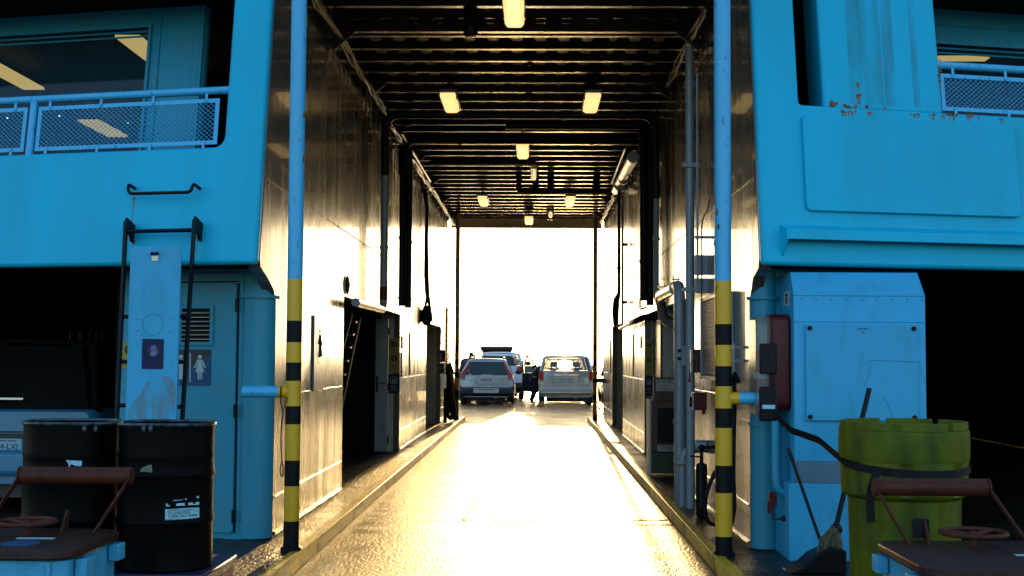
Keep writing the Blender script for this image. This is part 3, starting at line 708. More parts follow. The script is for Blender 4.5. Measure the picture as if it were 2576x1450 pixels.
# crosswise ceiling pipes
Y1 = 17.55; z1 = zat(290, Y1)
pipe('ceiling_pipe', 'black crosswise ceiling pipe nearest the camera, bent down at its left end', 'pipe', [(xa, Y1, 4.2), (xa, Y1, z1), (xat(1648, Y1), Y1, z1), (xat(1651, Y1), Y1, 3.9)], .055, m_black, [((-1, Y1, z1), 'x'), ((.4, Y1, z1), 'x')], .22, 'crosswise pipes under the ceiling')
Y2 = 18.8; z2 = zat(316, Y2)
pipe('ceiling_pipe', 'black crosswise ceiling pipe second from the camera, right half only', 'pipe', [(xat(1268, Y2), Y2, z2), (xat(1604, Y2), Y2, z2)], .06, m_black, [((.7, Y2, z2), 'x')], .1, 'crosswise pipes under the ceiling')
Y3 = 20.15; z3 = zat(350, Y3)
pipe('ceiling_pipe', 'thickest black crosswise ceiling pipe, above the single centre strip light', 'pipe', [(xat(1010, Y3), Y3, 4.6), (xat(1010, Y3), Y3, z3), (xat(1600, Y3), Y3, z3)], .085, m_black, [((-1.2, Y3, z3), 'x'), ((.9, Y3, z3), 'x')], .2, 'crosswise pipes under the ceiling')
Y4 = 22.0; z4 = zat(406, Y4)
T = pipe('ceiling_pipe', 'black crosswise ceiling pipe behind the centre strip light, with a short side branch', 'pipe', [(xat(1078, Y4), Y4, z4), (xat(1345, Y4), Y4, z4)], .062, m_black, [((-1.2, Y4, z4), 'x')], .1, 'crosswise pipes under the ceiling')
MB().tube([(xat(1340, Y4), Y4+.02, z4-.08), (xat(1340, Y4), Y4+1.3, z4-.10)], .055, 16).build('side_branch', m_steel, T)
Y5 = 25.7; z5 = zat(480, Y5)
T = pipe('ceiling_pipe', 'farthest black crosswise ceiling pipe, joined to the duct on the right', 'pipe', [(xat(1303, Y5), Y5, z5+.28), (xat(1303, Y5), Y5, z5), (xat(1553, Y5), Y5, z5)], .06, m_black, [((-.1, Y5, z5), 'x'), ((.6, Y5, z5), 'x')], .04, 'crosswise pipes under the ceiling')
for px in (1345, 1384, 1500): q = xat(px, Y5); m = MB(); m.box(q-.07, q+.07, Y5-.03, Y5+.03, z5+.04, 5.33); m.build('bracket', m_black, T)
for i, (x, Y) in enumerate(((.42, 19.9), (.95, 20.0), (-.95, 20.0), (.35, 24.5), (.8, 24.0), (-.85, 22.1))):
    pass
pipe('insulated_duct', 'silvery insulated duct slanting along the right ceiling corner', 'duct', [(xat(1590, 20.6), 20.4, zat(400, 20.6)), (xat(1551, 25.2), 25.4, zat(474, 25.2))], .095, m_steel, [((1.62, y, 4.98), 'y') for y in (21.2, 22.2, 23.2, 24.2)])
# right wall pipes
Yd = 13.43; xd = xat(1737, Yd, 1200)
pipe('vertical_pipe', 'pale full-height pipe with clamp brackets, left of the right striped pole', 'pipe', [(xd, Yd, .12), (xd, Yd, 5.0)], .047, m_pipe, [((xd, Yd, zat(416, Yd)), 'z'), ((xd, Yd, zat(727, Yd)), 'z'), ((xd, Yd, 4.6), 'z')])
for py in (416, 727):
    z = zat(py, Yd); m = MB(); m.box(xd-.085, xd+.10, Yd-.062, Yd-.05, z-.022, z+.022); o = m.build('clamp_bracket', m_pipe, bpy.data.objects['vertical_pipe'])
Yb = 13.85; xb = xat(1710, Yb, 1000); zb_ = zat(716, Yb)
T = pipe('elbow_pipe', 'thick pale pipe rising beside the newspaper box and bending away along the right wall', 'pipe', [(xb, Yb, .12), (xb, Yb, zb_), (xb-.01, 16.0, zb_-.02), (xb+.09, 16.35, zb_-.35), (xb+.5, 16.4, zb_-.38)], .062, m_pipe, [((xb, Yb, zat(825, Yb)), 'z'), ((xb, Yb, 1.0), 'z')], .17)
for y in (14.25, 15.75):
    m = MB(); c = Vector((xb, y, zb_-.012)); m.tube([c+Vector((0, -.02, 0)), c+Vector((0, .02, 0))], .08, 20)
    m.box(xb-.05, xb+.05, y-.02, y+.02, zb_+.08, zb_+.095)
    m.box(xb-.035, xb-.02, y-.015, y+.015, zb_+.06, zb_+.14); m.box(xb+.02, xb+.035, y-.015, y+.015, zb_+.06, zb_+.14); m.build('clamp', m_steel, T)
MB().tube([(xb, 14.3, zb_-.005), (xb-.01, 15.7, zb_-.015)], .066, 20).build('polished_sleeve', m_steel, T)
Yc2 = 13.62; xc2 = xat(1716, Yc2, 1200)
T = pipe('flanged_pipe', 'short pale pipe with a rusty flange and elbow at the foot of the right pipes', 'pipe', [(xc2, Yc2, .12), (xc2, Yc2, zat(1130, Yc2)), (xc2+.5, Yc2+.05, zat(1120, Yc2))], .045, m_pipe, [], .13)
zf = zat(1158, Yc2); MB().lathe([(.045, -.028), (.085, -.028), (.085, -.006), (.079, 0), (.079, .02), (.045, .02)], (xc2, Yc2, zf), 28).build('flange', m_pipe, T)
MB().lathe([(.045, -.037), (.083, -.034), (.083, -.028), (.045, -.028)], (xc2, Yc2, zf), 28).build('rust_ring', m_rust, T)
Ye = 17.6; xe = xat(1651, Ye)
pipe('thin_pipe', 'grey slim vertical pipe on the right wall above the recess', 'pipe', [(xe, Ye, 3.9), (xe, Ye, 2.45), (xe+.4, Ye, 2.2)], .04, m_pipe, [((xe, Ye, zat(455, Ye)), 'z'), ((xe, Ye, zat(600, Ye)), 'z')], .12)
Yf_ = 18.55
for i, (px, lab) in enumerate(((1619, 'left thick black pipe of the wrapped pair on the right wall'), (1635, 'right thick black pipe of the wrapped pair on the right wall'))):
    x = xat(px, Yf_); pipe('wrapped_pipe', lab, 'pipe', [(x, Yf_, 5.1), (x, Yf_, zat(755+12*i, Yf_))], .054, m_dark, [((x, Yf_, 3.1-.25*i), 'z'), ((x, Yf_, 4.3), 'z')], group='black wrapped pipes on the right wall')
T = thing('wall_hook', 'small bent hook hanging below the black pipes on the right wall', 'hook', (1.6, 18.5, 2.4))
p = [at(px, py, Y=18.5) for px, py in ((1610, 752), (1610, 775), (1613, 778), (1624, 774), (1626, 770))]
MB().tube(p, .012, 8).build('rod', m_black, T)
Yg = 24.2
xg = xat(1557, Yg); pipe('hose_pipe', 'thin black pipe on the far right wall with a fat curved lower end', 'pipe', [(xg, Yg, 4.9), (xg, Yg, zat(745, Yg)), (xg-.06, Yg-.02, zat(765, Yg)), (xg-.07, Yg, zat(835, Yg))], .03, m_dark, [((xg, Yg, 3.4), 'z')], .12)
MB().tube([(xg, Yg, zat(738, Yg)), (xg-.05, Yg, zat(755, Yg)), (xg-.065, Yg, zat(780, Yg)), (xg-.06, Yg, zat(818, Yg))], [.04, .06, .065, .05], 14).build('hose_end', m_dark, bpy.data.objects['hose_pipe'])
xg = xat(1566, Yg); T = pipe('thin_pipe', 'grey slim pipe with wall brackets on the far right wall beside the black one', 'pipe', [(xg, Yg, 4.8), (xg, Yg, zat(825, Yg))], .022, m_pipe)
for py in (615, 760):
    z = zat(py, Yg); m = MB(); m.box(xg-.01, xg+.10, Yg-.03, Yg-.01, z-.03, z+.03); m.build('bracket', m_black, T)
z = zat(810, 21.2)
pipe('valve_pipe', 'shiny level pipe with dark collars running above the signs on the right pier', 'pipe', [(1.62, 21.0, z), (1.66, 24.6, z-.02)], .035, m_steel, [((1.64, 21.9, z), 'y'), ((1.64, 22.1, z), 'y'), ((1.63, 21.3, z), 'y')])
T = thing('black_pipe_bend', 'black wrapped bend leading from the level pipe into the right recess', 'pipe', (1.65, 20.9, z))
MB().tube(bend([(1.62, 21.1, z), (1.64, 20.6, z), (1.75, 20.4, z+.06), (2.1, 20.35, z+.07)], .1), .05, 12).build('tube', m_dark, T)
# conduit beside the vertical pipe
xk = xat(1757, 12.9)
T = pipe('conduit', 'thin grey conduit climbing the right wall between the full-height pipe and the striped pole', 'conduit', [(xk, 12.95, 4.6), (xk, 12.95, 2.75), (xk, 12.95, 2.45)], .012, m_pipe)
for py in (596,): m = MB(); z = zat(py, 12.95); m.box(xk-.03, XR-.001, 12.93, 12.945, z-.015, z+.015); m.build('bracket', m_pipe, T)
T = pipe('control_wire', 'black wire dropping down the right wall behind the junction boxes', 'wire', [(xat(1786, 12.6), 12.6, zat(500, 12.6)), (xat(1783, 12.6), 12.6, zat(525, 12.6)), (xat(1770, 12.6), 12.6, zat(545, 12.6)), (xat(1766, 12.6), 12.6, zat(566, 12.6)), (xat(1766, 12.6), 12.6, 2.25)], .007, m_black)
for i, (py0, py1, lab) in enumerate(((640, 690, 'upper grey junction box beside the full-height pipe'), (698, 735, 'lower grey junction box beside the full-height pipe'))):
    Y = 13.1; a, b = xat(1749, Y), xat(1766, Y); T = thing('junction_box', lab, 'electrical box', (a, Y, zat(py1, Y)), 'junction boxes on the right wall')
    m = MB(); m.box(a, XR-.001, Y, Y+.06, zat(py1, Y), zat(py0, Y)); m.build('body', m_pipe, T, bevel=.006)
    m = MB(); m.box(a+.008, b+.02, Y-.006, Y-.001, zat(py1-3, Y), zat(py0+3, Y)); m.build('lid', m_pipe, T, bevel=.003)
# grille panel
Y = 11.35; za, zb_2 = zat(953, 12.3), zat(742, 12.3)
T = thing('grille_panel', 'wire-mesh guard panel in a pale frame on the right wall behind the pole', 'panel', (1.70, 12.2, za))
m = MB(); X = 1.70
for r_ in (frect(11.45, 13.0, za, za+.035), frect(11.45, 13.0, zb_2-.035, zb_2), frect(11.45, 11.485, za+.035, zb_2-.035), frect(12.965, 13.0, za+.035, zb_2-.035)):
    m.prism(r_, lambda y, z: (X-.012, y, z), lambda y, z: (XR-.002, y, z))
m.build('frame', m_pipe, T, bevel=.003)
m = MB(); k = za+.045
while k < zb_2-.04: m.tube([(X+.003, 11.49, k), (X+.003, 12.96, k)], .0045, 4, caps=False); k += .018
k = 11.5
while k < 12.96: m.tube([(X+.007, k, za+.04), (X+.007, k, zb_2-.04)], .003, 4, caps=False); k += .035
m.build('wire_mesh', m_steel, T)
m = MB(); m.box(XR-.035, XR-.02, 11.49, 12.96, za+.04, zb_2-.04); m.build('backing', m_void, T)
# red boxes
Y = 13.0; a, b = xat(1739, Y), xat(1762, Y); z0, z1 = zat(936, Y), zat(877, Y)
T = thing('break_glass_box', 'dark red emergency box with a hanging hammer, beside the mesh panel', 'alarm box', (a, Y, z0))
m = MB(); m.box(a+.02, b+.06, Y, Y+.12, z0, z1); m.build('body', m_red, T, bevel=.006)
m = MB(); m.box(a, a+.018, Y+.005, Y+.115, z0+.005, z1-.005); m.build('door', m_pipe, T, bevel=.004)
m = MB(); c = Vector((a-.02, Y-.01, z0-.02)); m.tube([c, c+Vector((0, 0, -.05))], .006, 6); m.ball(c+Vector((0, 0, -.06)), (.016, .012, .012), 8); m.tube([c, c+Vector((.01, 0, .12)), c+Vector((.03, 0, .14))], .003, 5); m.build('hammer', m_red, T)
m = MB(); m.tube([(a+.03, Y-.01, z1-.06), (a+.05, Y-.012, z1-.1), (a+.055, Y-.012, z0+.02), (a+.07, Y-.01, z0-.04), (a+.08, Y-.01, z0+.01)], .004, 5); m.build('chain', m_steel, T)
Y = 12.55; a, b = xat(1742, Y), xat(1778, Y); z0, z1 = zat(1030, Y), zat(985, Y)
T = thing('alarm_box', 'dark red box lower on the right wall, below the emergency hammer box', 'alarm box', (a, Y, z0))
m = MB(); m.box(a+.018, b, Y, Y+.14, z0, z1); m.build('body', m_red, T, bevel=.006)
m = MB(); m.box(a, a+.016, Y+.01, Y+.13, z0+.004, z1-.004); m.build('door', m_pipe, T, bevel=.004)
m = MB(); m.box(a-.025, a-.001, Y+.04, Y+.10, z0+.03, z0+.13); m.build('lever', m_black, T, bevel=.004)
m = MB(); m.box(b-.045, b-.01, Y+.02, Y+.05, z0-.04, z0-.001); m.build('lug', m_red, T)
m = MB(); m.tube([(a+.08, Y+.02, z1), (a+.07, Y+.02, z1+.14)], .003, 5); m.build('wire', m_steel, T)
Y = 13.72; z0, z1 = zat(918, Y), zat(868, Y)
T = thing('switch_box', 'small glass-fronted switch box with two knobs, strapped to the thick pale pipe', 'switch', (xb-.02, Y, z0))
x_ = xat(1719, Y); m = MB(); m.box(x_-.022, x_+.03, Y, Y+.05, z0, z1); m.build('body', m_pipe, T, bevel=.005)
for zz in (.75, .35): m = MB(); z = z0 + (z1-z0)*zz; m.tube([(x_-.024, Y+.02, z), (x_-.06, Y+.02, z)], .016, 12); m.build('knob', m_black, T)
# hydrant valve and wrapped extinguisher by the wall
Y = 12.7; xh = xat(1765, Y, 1250); zt_ = zat(1162, Y)
T = thing('wrapped_hydrant', 'black-wrapped hydrant standing against the right wall, with a red tap lever', 'hydrant', (xh, Y, .12))
MB().lathe([(.048, 0), (.055, .02), (.058, .15), (.056, .16), (.060, .3), (.055, .31), (.058, .45), (.055, zt_-.16), (.05, zt_-.13), (.02, zt_-.12)], (xh, Y, .12), 24).build('body', m_dark, T)
m = MB(); m.tube([(xh, Y, zt_), (xh, Y, zt_+.13)], .018, 10); m.ball((xh, Y, zt_+.15), .033, 12); m.tube([(xh, Y+.02, zt_+.15), (XR, Y+.02, zt_+.16)], .018, 10); m.build('tap', m_black, T)
m = MB(); m.tube([(xh-.005, Y-.02, zt_+.06), (xh-.115, Y-.04, zt_+.07)], .009, 8); m.build('lever', m_red, T)
T = thing('wall_pipe_stub', 'thick level pipe stub crossing low behind the wrapped hydrant', 'pipe', (1.7, 13.2, .8))
MB().tube([(xc2+.1, 13.3, zat(1118, 13.3)), (XR+.0, 13.28, zat(1118, 13.3))], .055, 16).build('tube', m_pipe, T)
# hoses behind the right pole
T = thing('black_hose', 'looped black hose hanging behind the right striped pole', 'hose', (1.66, 10.9, 1.2))
def hp(lst, Y): return [at(px, py, Y=Y) for px, py in lst]
MB().tube(bend(hp([(1838, 950), (1846, 975), (1845, 1060), (1842, 1200), (1846, 1280), (1838, 1318), (1826, 1322)], 10.6), .12), .026, 10).build('hose_loop', m_dark, T)
MB().tube(bend(hp([(1836, 945), (1828, 1000), (1824, 1100), (1822, 1200)], 10.7), .12), .022, 10).build('hose_loop', m_dark, T)
MB().tube(bend(hp([(1800, 1185), (1778, 1235), (1771, 1280), (1782, 1318), (1810, 1322)], 11.2), .1), .019, 10).build('hose_loop', m_dark, T)
MB().tube(hp([(1834, 960), (1848, 942), (1856, 965)], 10.55), .03, 10).build('hose_loop', m_dark, T)
T = thing('wall_bracket', 'short vertical handle bar fixed to the right wall just behind the striped pole', 'bracket', (1.72, 10.9, 1.4))
MB().tube([at(1847, 862, Y=10.95), at(1847, 935, Y=10.95)], .011, 8).build('rod', m_pipe, T)
for py in (874, 908): q = at(1847, py, Y=10.95); m = MB(); m.box(q.x-.012, XR-.001, q.y-.015, q.y+.015, q.z-.012, q.z+.012); m.build('lug', m_pipe, T)
# ================================================================ NOTICE BOARDS ON THE PIERS
def board(X, g, y0, y1, z0, z1, label, mats, group):
    m = MB(); a, b = sorted((X, X-g*.022)); m.box(a, b, y0, y1, z0, z1)
    o = m.build('notice_board', mats, bevel=.003); tag(o, label, 'notice board', group); return o
gl, gr = 'notice boards on the left pier', 'notice boards on the right pier'
m_board = M('weathered_notice_sheet', (.42, .38, .33), .25, var=((5, 5, 5), (.3, .27, .22), .4, .7))
ordn = ['nearest', 'middle', 'farthest']
for i in range(3): board(XL+.001, -1, 22.8+.75*i, 23.45+.75*i, 1.37, 2.12, ordn[i] + ' of the three tall pale boards on the left pier', m_board, gl)
board(XL+.001, -1, 21.45, 22.3, 1.83, 2.04, 'low square pale board at the near edge of the left pier', m_board, gl)
board(XL+.001, -1, 21.4, 21.9, 1.35, 1.76, 'narrow pale board under the square one on the left pier', m_board, gl)
for i in range(3): board(XR-.001, 1, 22.95+.75*i, 23.6+.75*i, 1.37, 2.12, ordn[i] + ' of the three tall pale boards on the right pier', m_board, gr)
board(XR-.001, 1, 21.3, 22.1, 1.86, 2.06, 'square pale board at the near edge of the right pier', m_board, gr)
for i in range(2): board(XR-.001, 1, 29.8+.75*i, 30.4+.75*i, 1.35, 2.1, ('nearer' if i == 0 else 'farther') + ' of the two boards on the farthest right wall', m_board, 'boards on the farthest right wall')
# poster with a pale disc near the left pole
T = thing('wall_poster', 'dark grey poster with a pale disc on the left wall beside the striped pole', 'poster', (XL, 13.1, 1.35))
ya, yb = at(786, 880, X=XL).y, at(811, 880, X=XL).y; za, zb3 = at(786, 985, X=XL).z, at(786, 793, X=XL).z
m = MB(); m.box(XL+.001, XL+.02, ya, yb, za, zb3); m.build('board', M('poster_grey', (.10, .11, .13), .25), T, bevel=.003)
yc, zc = (ya+yb)/2+.02, za+(zb3-za)*.62
m = MB(); m.lathe([(.2, 0), (.2, .002)], (XL+.021, yc, zc), 32, (Vector((0,1,0)), Vector((0,0,1)), Vector((1,0,0)))); m.build('disc', m_board, T)
m = MB(); 
for a, b in (((-.02, .1), (.0, -.02)), ((0, -.02), (-.05, -.13)), ((0, -.02), (.06, -.12)), ((-.02, .06), (.07, .0)), ((-.02, .06), (-.09, .01))):
    m.tube([(XL+.025, yc+a[0], zc+a[1]), (XL+.025, yc+b[0], zc+b[1])], .012, 6)
m.ball((XL+.025, yc-.02, zc+.135), (.004, .03, .03), 8); m.build('figure', m_ink, T)
# yellow and navy safety signs on the recess returns
def safety(g, Y, x0, x1):
    nm = 'left' if g < 0 else 'right'; w_ = x1-x0; xm = (x0+x1)/2
    T = thing('safety_sign', 'yellow safety sign with two round pictograms at the %s pier edge' % nm, 'sign', (xm, Y, 1.45), 'yellow pier signs')
    m = MB(); m.box(x0, x1, Y-.008, Y, 1.42, 2.0); m.build('plate', m_ysign, T, bevel=.001)
    for z, k in ((1.90, 0), (1.66, 1)):
        MB().lathe([(w_*.30, 0), (w_*.30, .003)], (xm, Y-.0095, z), 24, (Vector((1,0,0)), Vector((0,0,1)), Vector((0,-1,0)))).build('pictogram_disc', m_ink, T)
        m = MB(); h = w_*.2; e = .6 if k else 0
        def q(a, b): return (xm + (a*math.cos(e)-b*math.sin(e))*h, Y-.0135, z + (a*math.sin(e)+b*math.cos(e))*h)
        for a, b in (((0, .5), (0, -.1)), ((0, -.1), (-.35, -1)), ((0, -.1), (.4, -.9)), ((0, .4), (.45, 0)), ((0, .4), (-.4, 0))): m.tube([q(*a), q(*b)], .0035, 5)
        m.ball(q(0, .85), .006, 6); m.build('pictogram', m_ysign, T)
    for s_, z in (('Step', 1.805), ('over sill', 1.775), ('Surface', 1.56), ('slippery', 1.53), ('when wet', 1.50)):
        text(s_, w_*.21, (xm, Y-.009, z), (1, 0, 0), (0, 0, 1), m_ink, T)
    T = thing('pet_sign', 'navy sign with a crossed-out dog below the yellow sign at the %s pier edge' % nm, 'sign', (xm, Y, 1.1), 'navy pier signs')
    m = MB(); m.box(x0, x1, Y-.008, Y, 1.08, 1.405); m.build('plate', m_navy, T, bevel=.001)
    m = MB(); pts = [(xm+w_*.33*math.cos(t), Y-.011, 1.30+w_*.33*math.sin(t)) for t in [i*math.pi/12 for i in range(24)]]; m.tube(pts, .005, 6, closed=True)
    m.tube([pts[9], pts[21]], .004, 6); m.build('prohibition_ring', m_pale, T)
    m = MB(); m.ball((xm, Y-.010, 1.295), (w_*.16, .003, w_*.09), 8); m.ball((xm+w_*.16, Y-.010, 1.32), (w_*.07, .003, w_*.06), 8)
    for a in (-.12, -.05, .08, .14): m.tube([(xm+w_*a, Y-.010, 1.29), (xm+w_*a, Y-.010, 1.29-w_*.2)], .003, 5)
    m.build('dog_pictogram', m_pale, T)
    for s_, z in (('No Pets', 1.20), ('Above', 1.165), ('Car Deck', 1.13)): text(s_, w_*.19, (xm, Y-.009, z), (1, 0, 0), (0, 0, 1), m_pale, T)
safety(-1, 21.20, -2.425, XL-.004); safety(1, 20.70, XR+.004, XR+.128)
# ================================================================ STAIRWELL
T = thing('open_door', 'grey steel door standing open inside the left stairwell, with a bright lever handle', 'door', (-2.5, 20.6, .12))
xa_, xb_2 = xat(944, 20.6), xat(976, 20.6)
m = MB(); m.box(xa_, xb_2, 20.6, 20.65, .16, 2.30); m.build('leaf', m_pipe, T, bevel=.006)
z = zat(965, 20.6); m = MB(); m.tube([(xa_+.04, 20.6, z), (xa_+.04, 20.55, z), (xa_+.17, 20.54, z)], .012, 8); m.build('handle', m_steel, T)
m = MB(); m.box(xa_+.02, xa_+.05, 20.592, 20.599, z-.15, z+.1); m.build('lock_plate', m_black, T)
m = MB(); m.box(xa_+.05, xb_2-.03, 20.59, 20.599, 1.75, 1.98); m.build('door_notice', m_board, T)
for zz in (.35, 1.2, 2.1): m = MB(); m.tube([(xb_2+.008, 20.62, zz-.06), (xb_2+.008, 20.62, zz+.06)], .014, 8); m.build('hinge', m_black, T)
T = thing('staircase', 'dark steel staircase climbing away inside the left stairwell', 'stairs', (-2.9, 18, .12))
m_stair = M('dark_stair_paint', (.05, .05, .05), .35)
for k in range(11):
    m = MB(); m.box(-3.5, -2.62, 15.9+.26*k, 16.18+.26*k, .12+.19*(k+1)-.03, .12+.19*(k+1)); m.build('step', m_stair, T)
m = MB(); m.prism([(15.8, .12), (15.95, .12), (18.85, 2.25), (18.7, 2.25)], lambda y, z: (-2.60, y, z), lambda y, z: (-2.57, y, z)); m.build('stringer', m_void, T)
MB().tube([(-2.56, 15.9, 1.15), (-2.56, 17.9, 2.36)], .02, 10).build('handrail', m_stair, T)
# ================================================================ FAR LEFT WALL FITTINGS
T = thing('hose_rack', 'black hose looped on a rack at the far end of the left wall', 'hose', (-2.1, 31.0, 1.0))
for i, lst in enumerate(([(1127, 920), (1126, 980), (1122, 1040), (1131, 1055), (1139, 1040), (1133, 980), (1130, 915)], [(1132, 915), (1137, 985), (1146, 1035), (1141, 1054), (1130, 1055), (1126, 1030), (1128, 975), (1127, 915)], [(1125, 925), (1130, 985), (1134, 1040), (1145, 1050), (1150, 1030), (1142, 985), (1134, 925)])):
    MB().tube(bend(hp(lst, 30.9+.12*i), .2), .035, 8).build('hose_loop', m_dark, T)
q = at(1121, 1010, Y=30.9); m = MB(); m.box(q.x-.05, q.x+.03, q.y, q.y+.06, .12, .95); m.build('stand', m_black, T)
Y = 30.2; a, b, z0, z1 = xat(1108, Y), xat(1122, Y), zat(913, Y), zat(882, Y)
T = thing('red_wall_box', 'small dark red box with a ring on the far left wall, above the grey one', 'alarm box', (a, Y, z0))
m = MB(); m.box(a, b, Y-.12, Y, z0, z1); m.build('body', m_red, T, bevel=.008)
m = MB(); m.tube([(b+.02, Y-.06, z1-.08), (b+.06, Y-.06, z1-.1), (b+.06, Y-.06, z1-.2), (b+.02, Y-.06, z1-.22)], .01, 6); m.build('handle', m_steel, T)
m = MB(); m.box(a-.002, a+.05, Y-.13, Y-.121, z0+.04, z1-.1); m.build('label_plate', m_pale, T)
z0, z1 = zat(942, Y), zat(915, Y)
T = thing('grey_wall_box', 'grey box with a dark lettered panel on the far left wall', 'electrical box', (a, Y, z0))
m = MB(); m.box(a-.04, b-.02, Y-.1, Y, z0, z1); m.build('body', m_pipe, T, bevel=.006)
m = MB(); m.box(a-.03, b-.06, Y-.106, Y-.101, z0+.02, z1-.02); m.build('dark_panel', m_ink, T)
text('FIRE', .085, ((a+b)/2-.045, Y-.108, (z0+z1)/2), (1, 0, 0), (0, 0, 1), m_pale, T)
T = thing('cable_loops', 'thin pale wires drooping beside the far left recess', 'wires', (xat(1105, 30.3), 30.3, 2.4))
MB().tube(bend(hp([(1075, 816), (1084, 812), (1098, 820), (1106, 815), (1110, 830), (1108, 860), (1113, 885)], 30.25), .1), .009, 6).build('wire', m_pipe, T)
T = thing('wall_locker', 'tall grey locker with a bright top bracket at the end of the left wall', 'locker', (xat(1115, 32.3), 32.3, 1.3))
m = MB(); m.box(XL, xat(1121, 32.3)+.05, 32.2, 32.9, 1.25, zat(776, 32.3)); m.build('body', m_wallg, T, bevel=.01)
m = MB(); m.tube([(XL+.02, 32.25, zat(776, 32.3)), (XL+.02, 32.25, zat(741, 32.3)), (XL+.12, 32.25, zat(738, 32.3)), (XL+.12, 32.25, zat(776, 32.3))], .012, 6); m.build('top_bracket', m_pipe, T)
# ================================================================ NEWSPAPER BOX
Y = 17.05; a = xat(1633, Y, 1100); b = a+.55; zt = zat(1008, Y)
T = thing('newspaper_box', 'brown and green newspaper box in the right recess, with a pale lettered band', 'newspaper box', (a+.27, Y+.2, .12))
m = MB(); m.box(a+.03, b, Y, Y+.42, .16, .16+.27); m.build('lower_body', M('dark_green_paint', (.008, .03, .006), .45), T, bevel=.006)
m = MB(); m.box(a+.03, b, Y, Y+.42, .435, zt); m.build('upper_body', M('orange_brown_paint', (.08, .022, .004), .45), T, bevel=.006)
m = MB(); m.box(a+.11, b-.05, Y-.008, Y-.001, .56, zt-.09); m.build('display_window', m_black, T, bevel=.003)
m = MB(); m.box(a+.11, b-.02, Y-.007, Y-.001, .45, .53); m.build('title_band', m_board, T)
text('TIMES COLONIST', .07, (a+.125, Y-.009, .49), (1, 0, 0), (0, 0, 1), m_ink, T, align='LEFT')
m = MB(); m.box(a, a+.028, Y-.01, Y+.43, .12, zt+.02); m.build('side_rail', m_pale, T, bevel=.003)
T = thing('brochure_holder', 'small brown price-card holder standing on the newspaper box', 'card holder', (a+.35, Y+.1, zt))
x0 = xat(1646, Y); m = MB(); m.box(x0, x0+.42, Y+.10, Y+.14, zt+.001, zat(948, Y)); m.build('back_board', bpy.data.materials['orange_brown_paint'], T, bevel=.004)
m = MB(); m.box(x0+.03, x0+.4, Y+.09, Y+.099, zat(983, Y), zat(953, Y)); m.build('price_card', m_board, T)
text('$1.60  $2.', .05, (x0+.05, Y+.088, zat(959, Y)), (1, 0, 0), (0, 0, 1), m_ink, T, align='LEFT')

# loop of thin rope hanging from the left bracing stub
T = thing('hanging_rope', 'thin dark rope looped over the pipe stub beside the left near pole', 'rope', at(710, 1000, Y=10.3))
MB().tube(bend(hp([(707, 970), (705, 1005), (709, 1028), (713, 1038), (709, 1060), (706, 1110), (709, 1160)], 10.24), .03), .0055, 6).build('strand', m_black, T)
MB().tube(bend(hp([(722, 1000), (716, 1022), (713, 1038)], 10.24), .03), .0045, 6).build('strand', m_black, T)
MB().tube(bend(hp([(709, 1160), (704, 1180), (707, 1198), (711, 1198), (713, 1180), (709, 1160)], 10.24), .02), .006, 6).build('loop', m_black, T)
# ================================================================ LADDER AND BOARD
sL, zL = hit(fp, -1, 316, 575, .13); tl = fp(-1, sL, zL, .13); sR_, zR_ = hit(fp, -1, 488, 575, .13); tr = fp(-1, sR_, zR_, .13)
bl = at(294, 1050, X=tl.x); br = at(459, 1050, X=tr.x)
def lad(u, z):
    a = tl + (bl - tl) * ((z - tl.z) / (bl.z - tl.z)); b = tr + (br - tr) * ((z - tr.z) / (br.z - tr.z)); return a + (b - a) * u
T = thing('ladder', 'black steel ladder bolted to the blue front, behind the white-blue board', 'ladder', lad(.5, .12))
for u, e in ((0, 0), (1, 1)):
    m = MB(); A, B = lad(u, .14), lad(u, tl.z + .06); w_ = .012
    m.add([A+Vector((-w_, -.03, 0)), A+Vector((w_, -.03, 0)), A+Vector((w_, .03, 0)), A+Vector((-w_, .03, 0)), B+Vector((-w_, -.03, 0)), B+Vector((w_, -.03, 0)), B+Vector((w_, .03, 0)), B+Vector((-w_, .03, 0))],
          [(0,3,2,1),(4,5,6,7),(0,1,5,4),(1,2,6,5),(2,3,7,6),(3,0,4,7)])
    m.build('stile', m_black, T, bevel=.003)
    m = MB(); b_ = lad(u, tl.z); s_, z_ = hit(fp, -1, 335 if u == 0 else 503, 575, 0)
    pl = [(.0, .04), (.13, .09), (.14, -.04), (.06, -.05), (.03, -.10), (.0, -.11)]
    ss = sL if u == 0 else sR_
    m.prism(pl, lambda n, z: fp(-1, ss-.012, b_.z + z, n), lambda n, z: fp(-1, ss+.012, b_.z + z, n)); m.build('mounting_bracket', m_black, T, bevel=.003)
z = zL
for py in (580, 797, 910, 1020, 1133, 1246, 1340):
    A = at(312, py, Y=tl.y - .1); zz = A.z; MB().tube([lad(0, zz), lad(1, zz)], .017, 10).build('rung', m_black, T)
T = thing('grab_handle', 'black bent grab bar on the blue front above the ladder', 'handle', fp(-1, sL, 2.9))
pts = []
for px, py, n in ((340, 475, 0), (322, 463, .12), (323, 488, .13), (480, 484, .13), (486, 462, .12), (503, 475, 0)):
    s_, z_ = hit(fp, -1, px, py, n); pts.append(fp(-1, s_, z_, n))
MB().tube(bend(pts, .05), .014, 12).build('bar', m_black, T)
a_ = at(330, 620, Y=9.86); b_ = at(457, 620, Y=9.83); c_ = at(318, 1052, X=a_.x); d_ = at(446, 1052, X=b_.x)
def bd(px, py, n=0):       # point on the board seen at this place
    nrm = (b_-a_).cross(c_-a_).normalized(); nrm = nrm if nrm.y < 0 else -nrm
    o = Vector((0, 0, HC)); d = ray(px, py); p0 = a_ + nrm*n
    return o + d * ((p0-o).dot(nrm)/d.dot(nrm))
bn = (b_-a_).cross(c_-a_).normalized(); bn = bn if bn.y < 0 else -bn
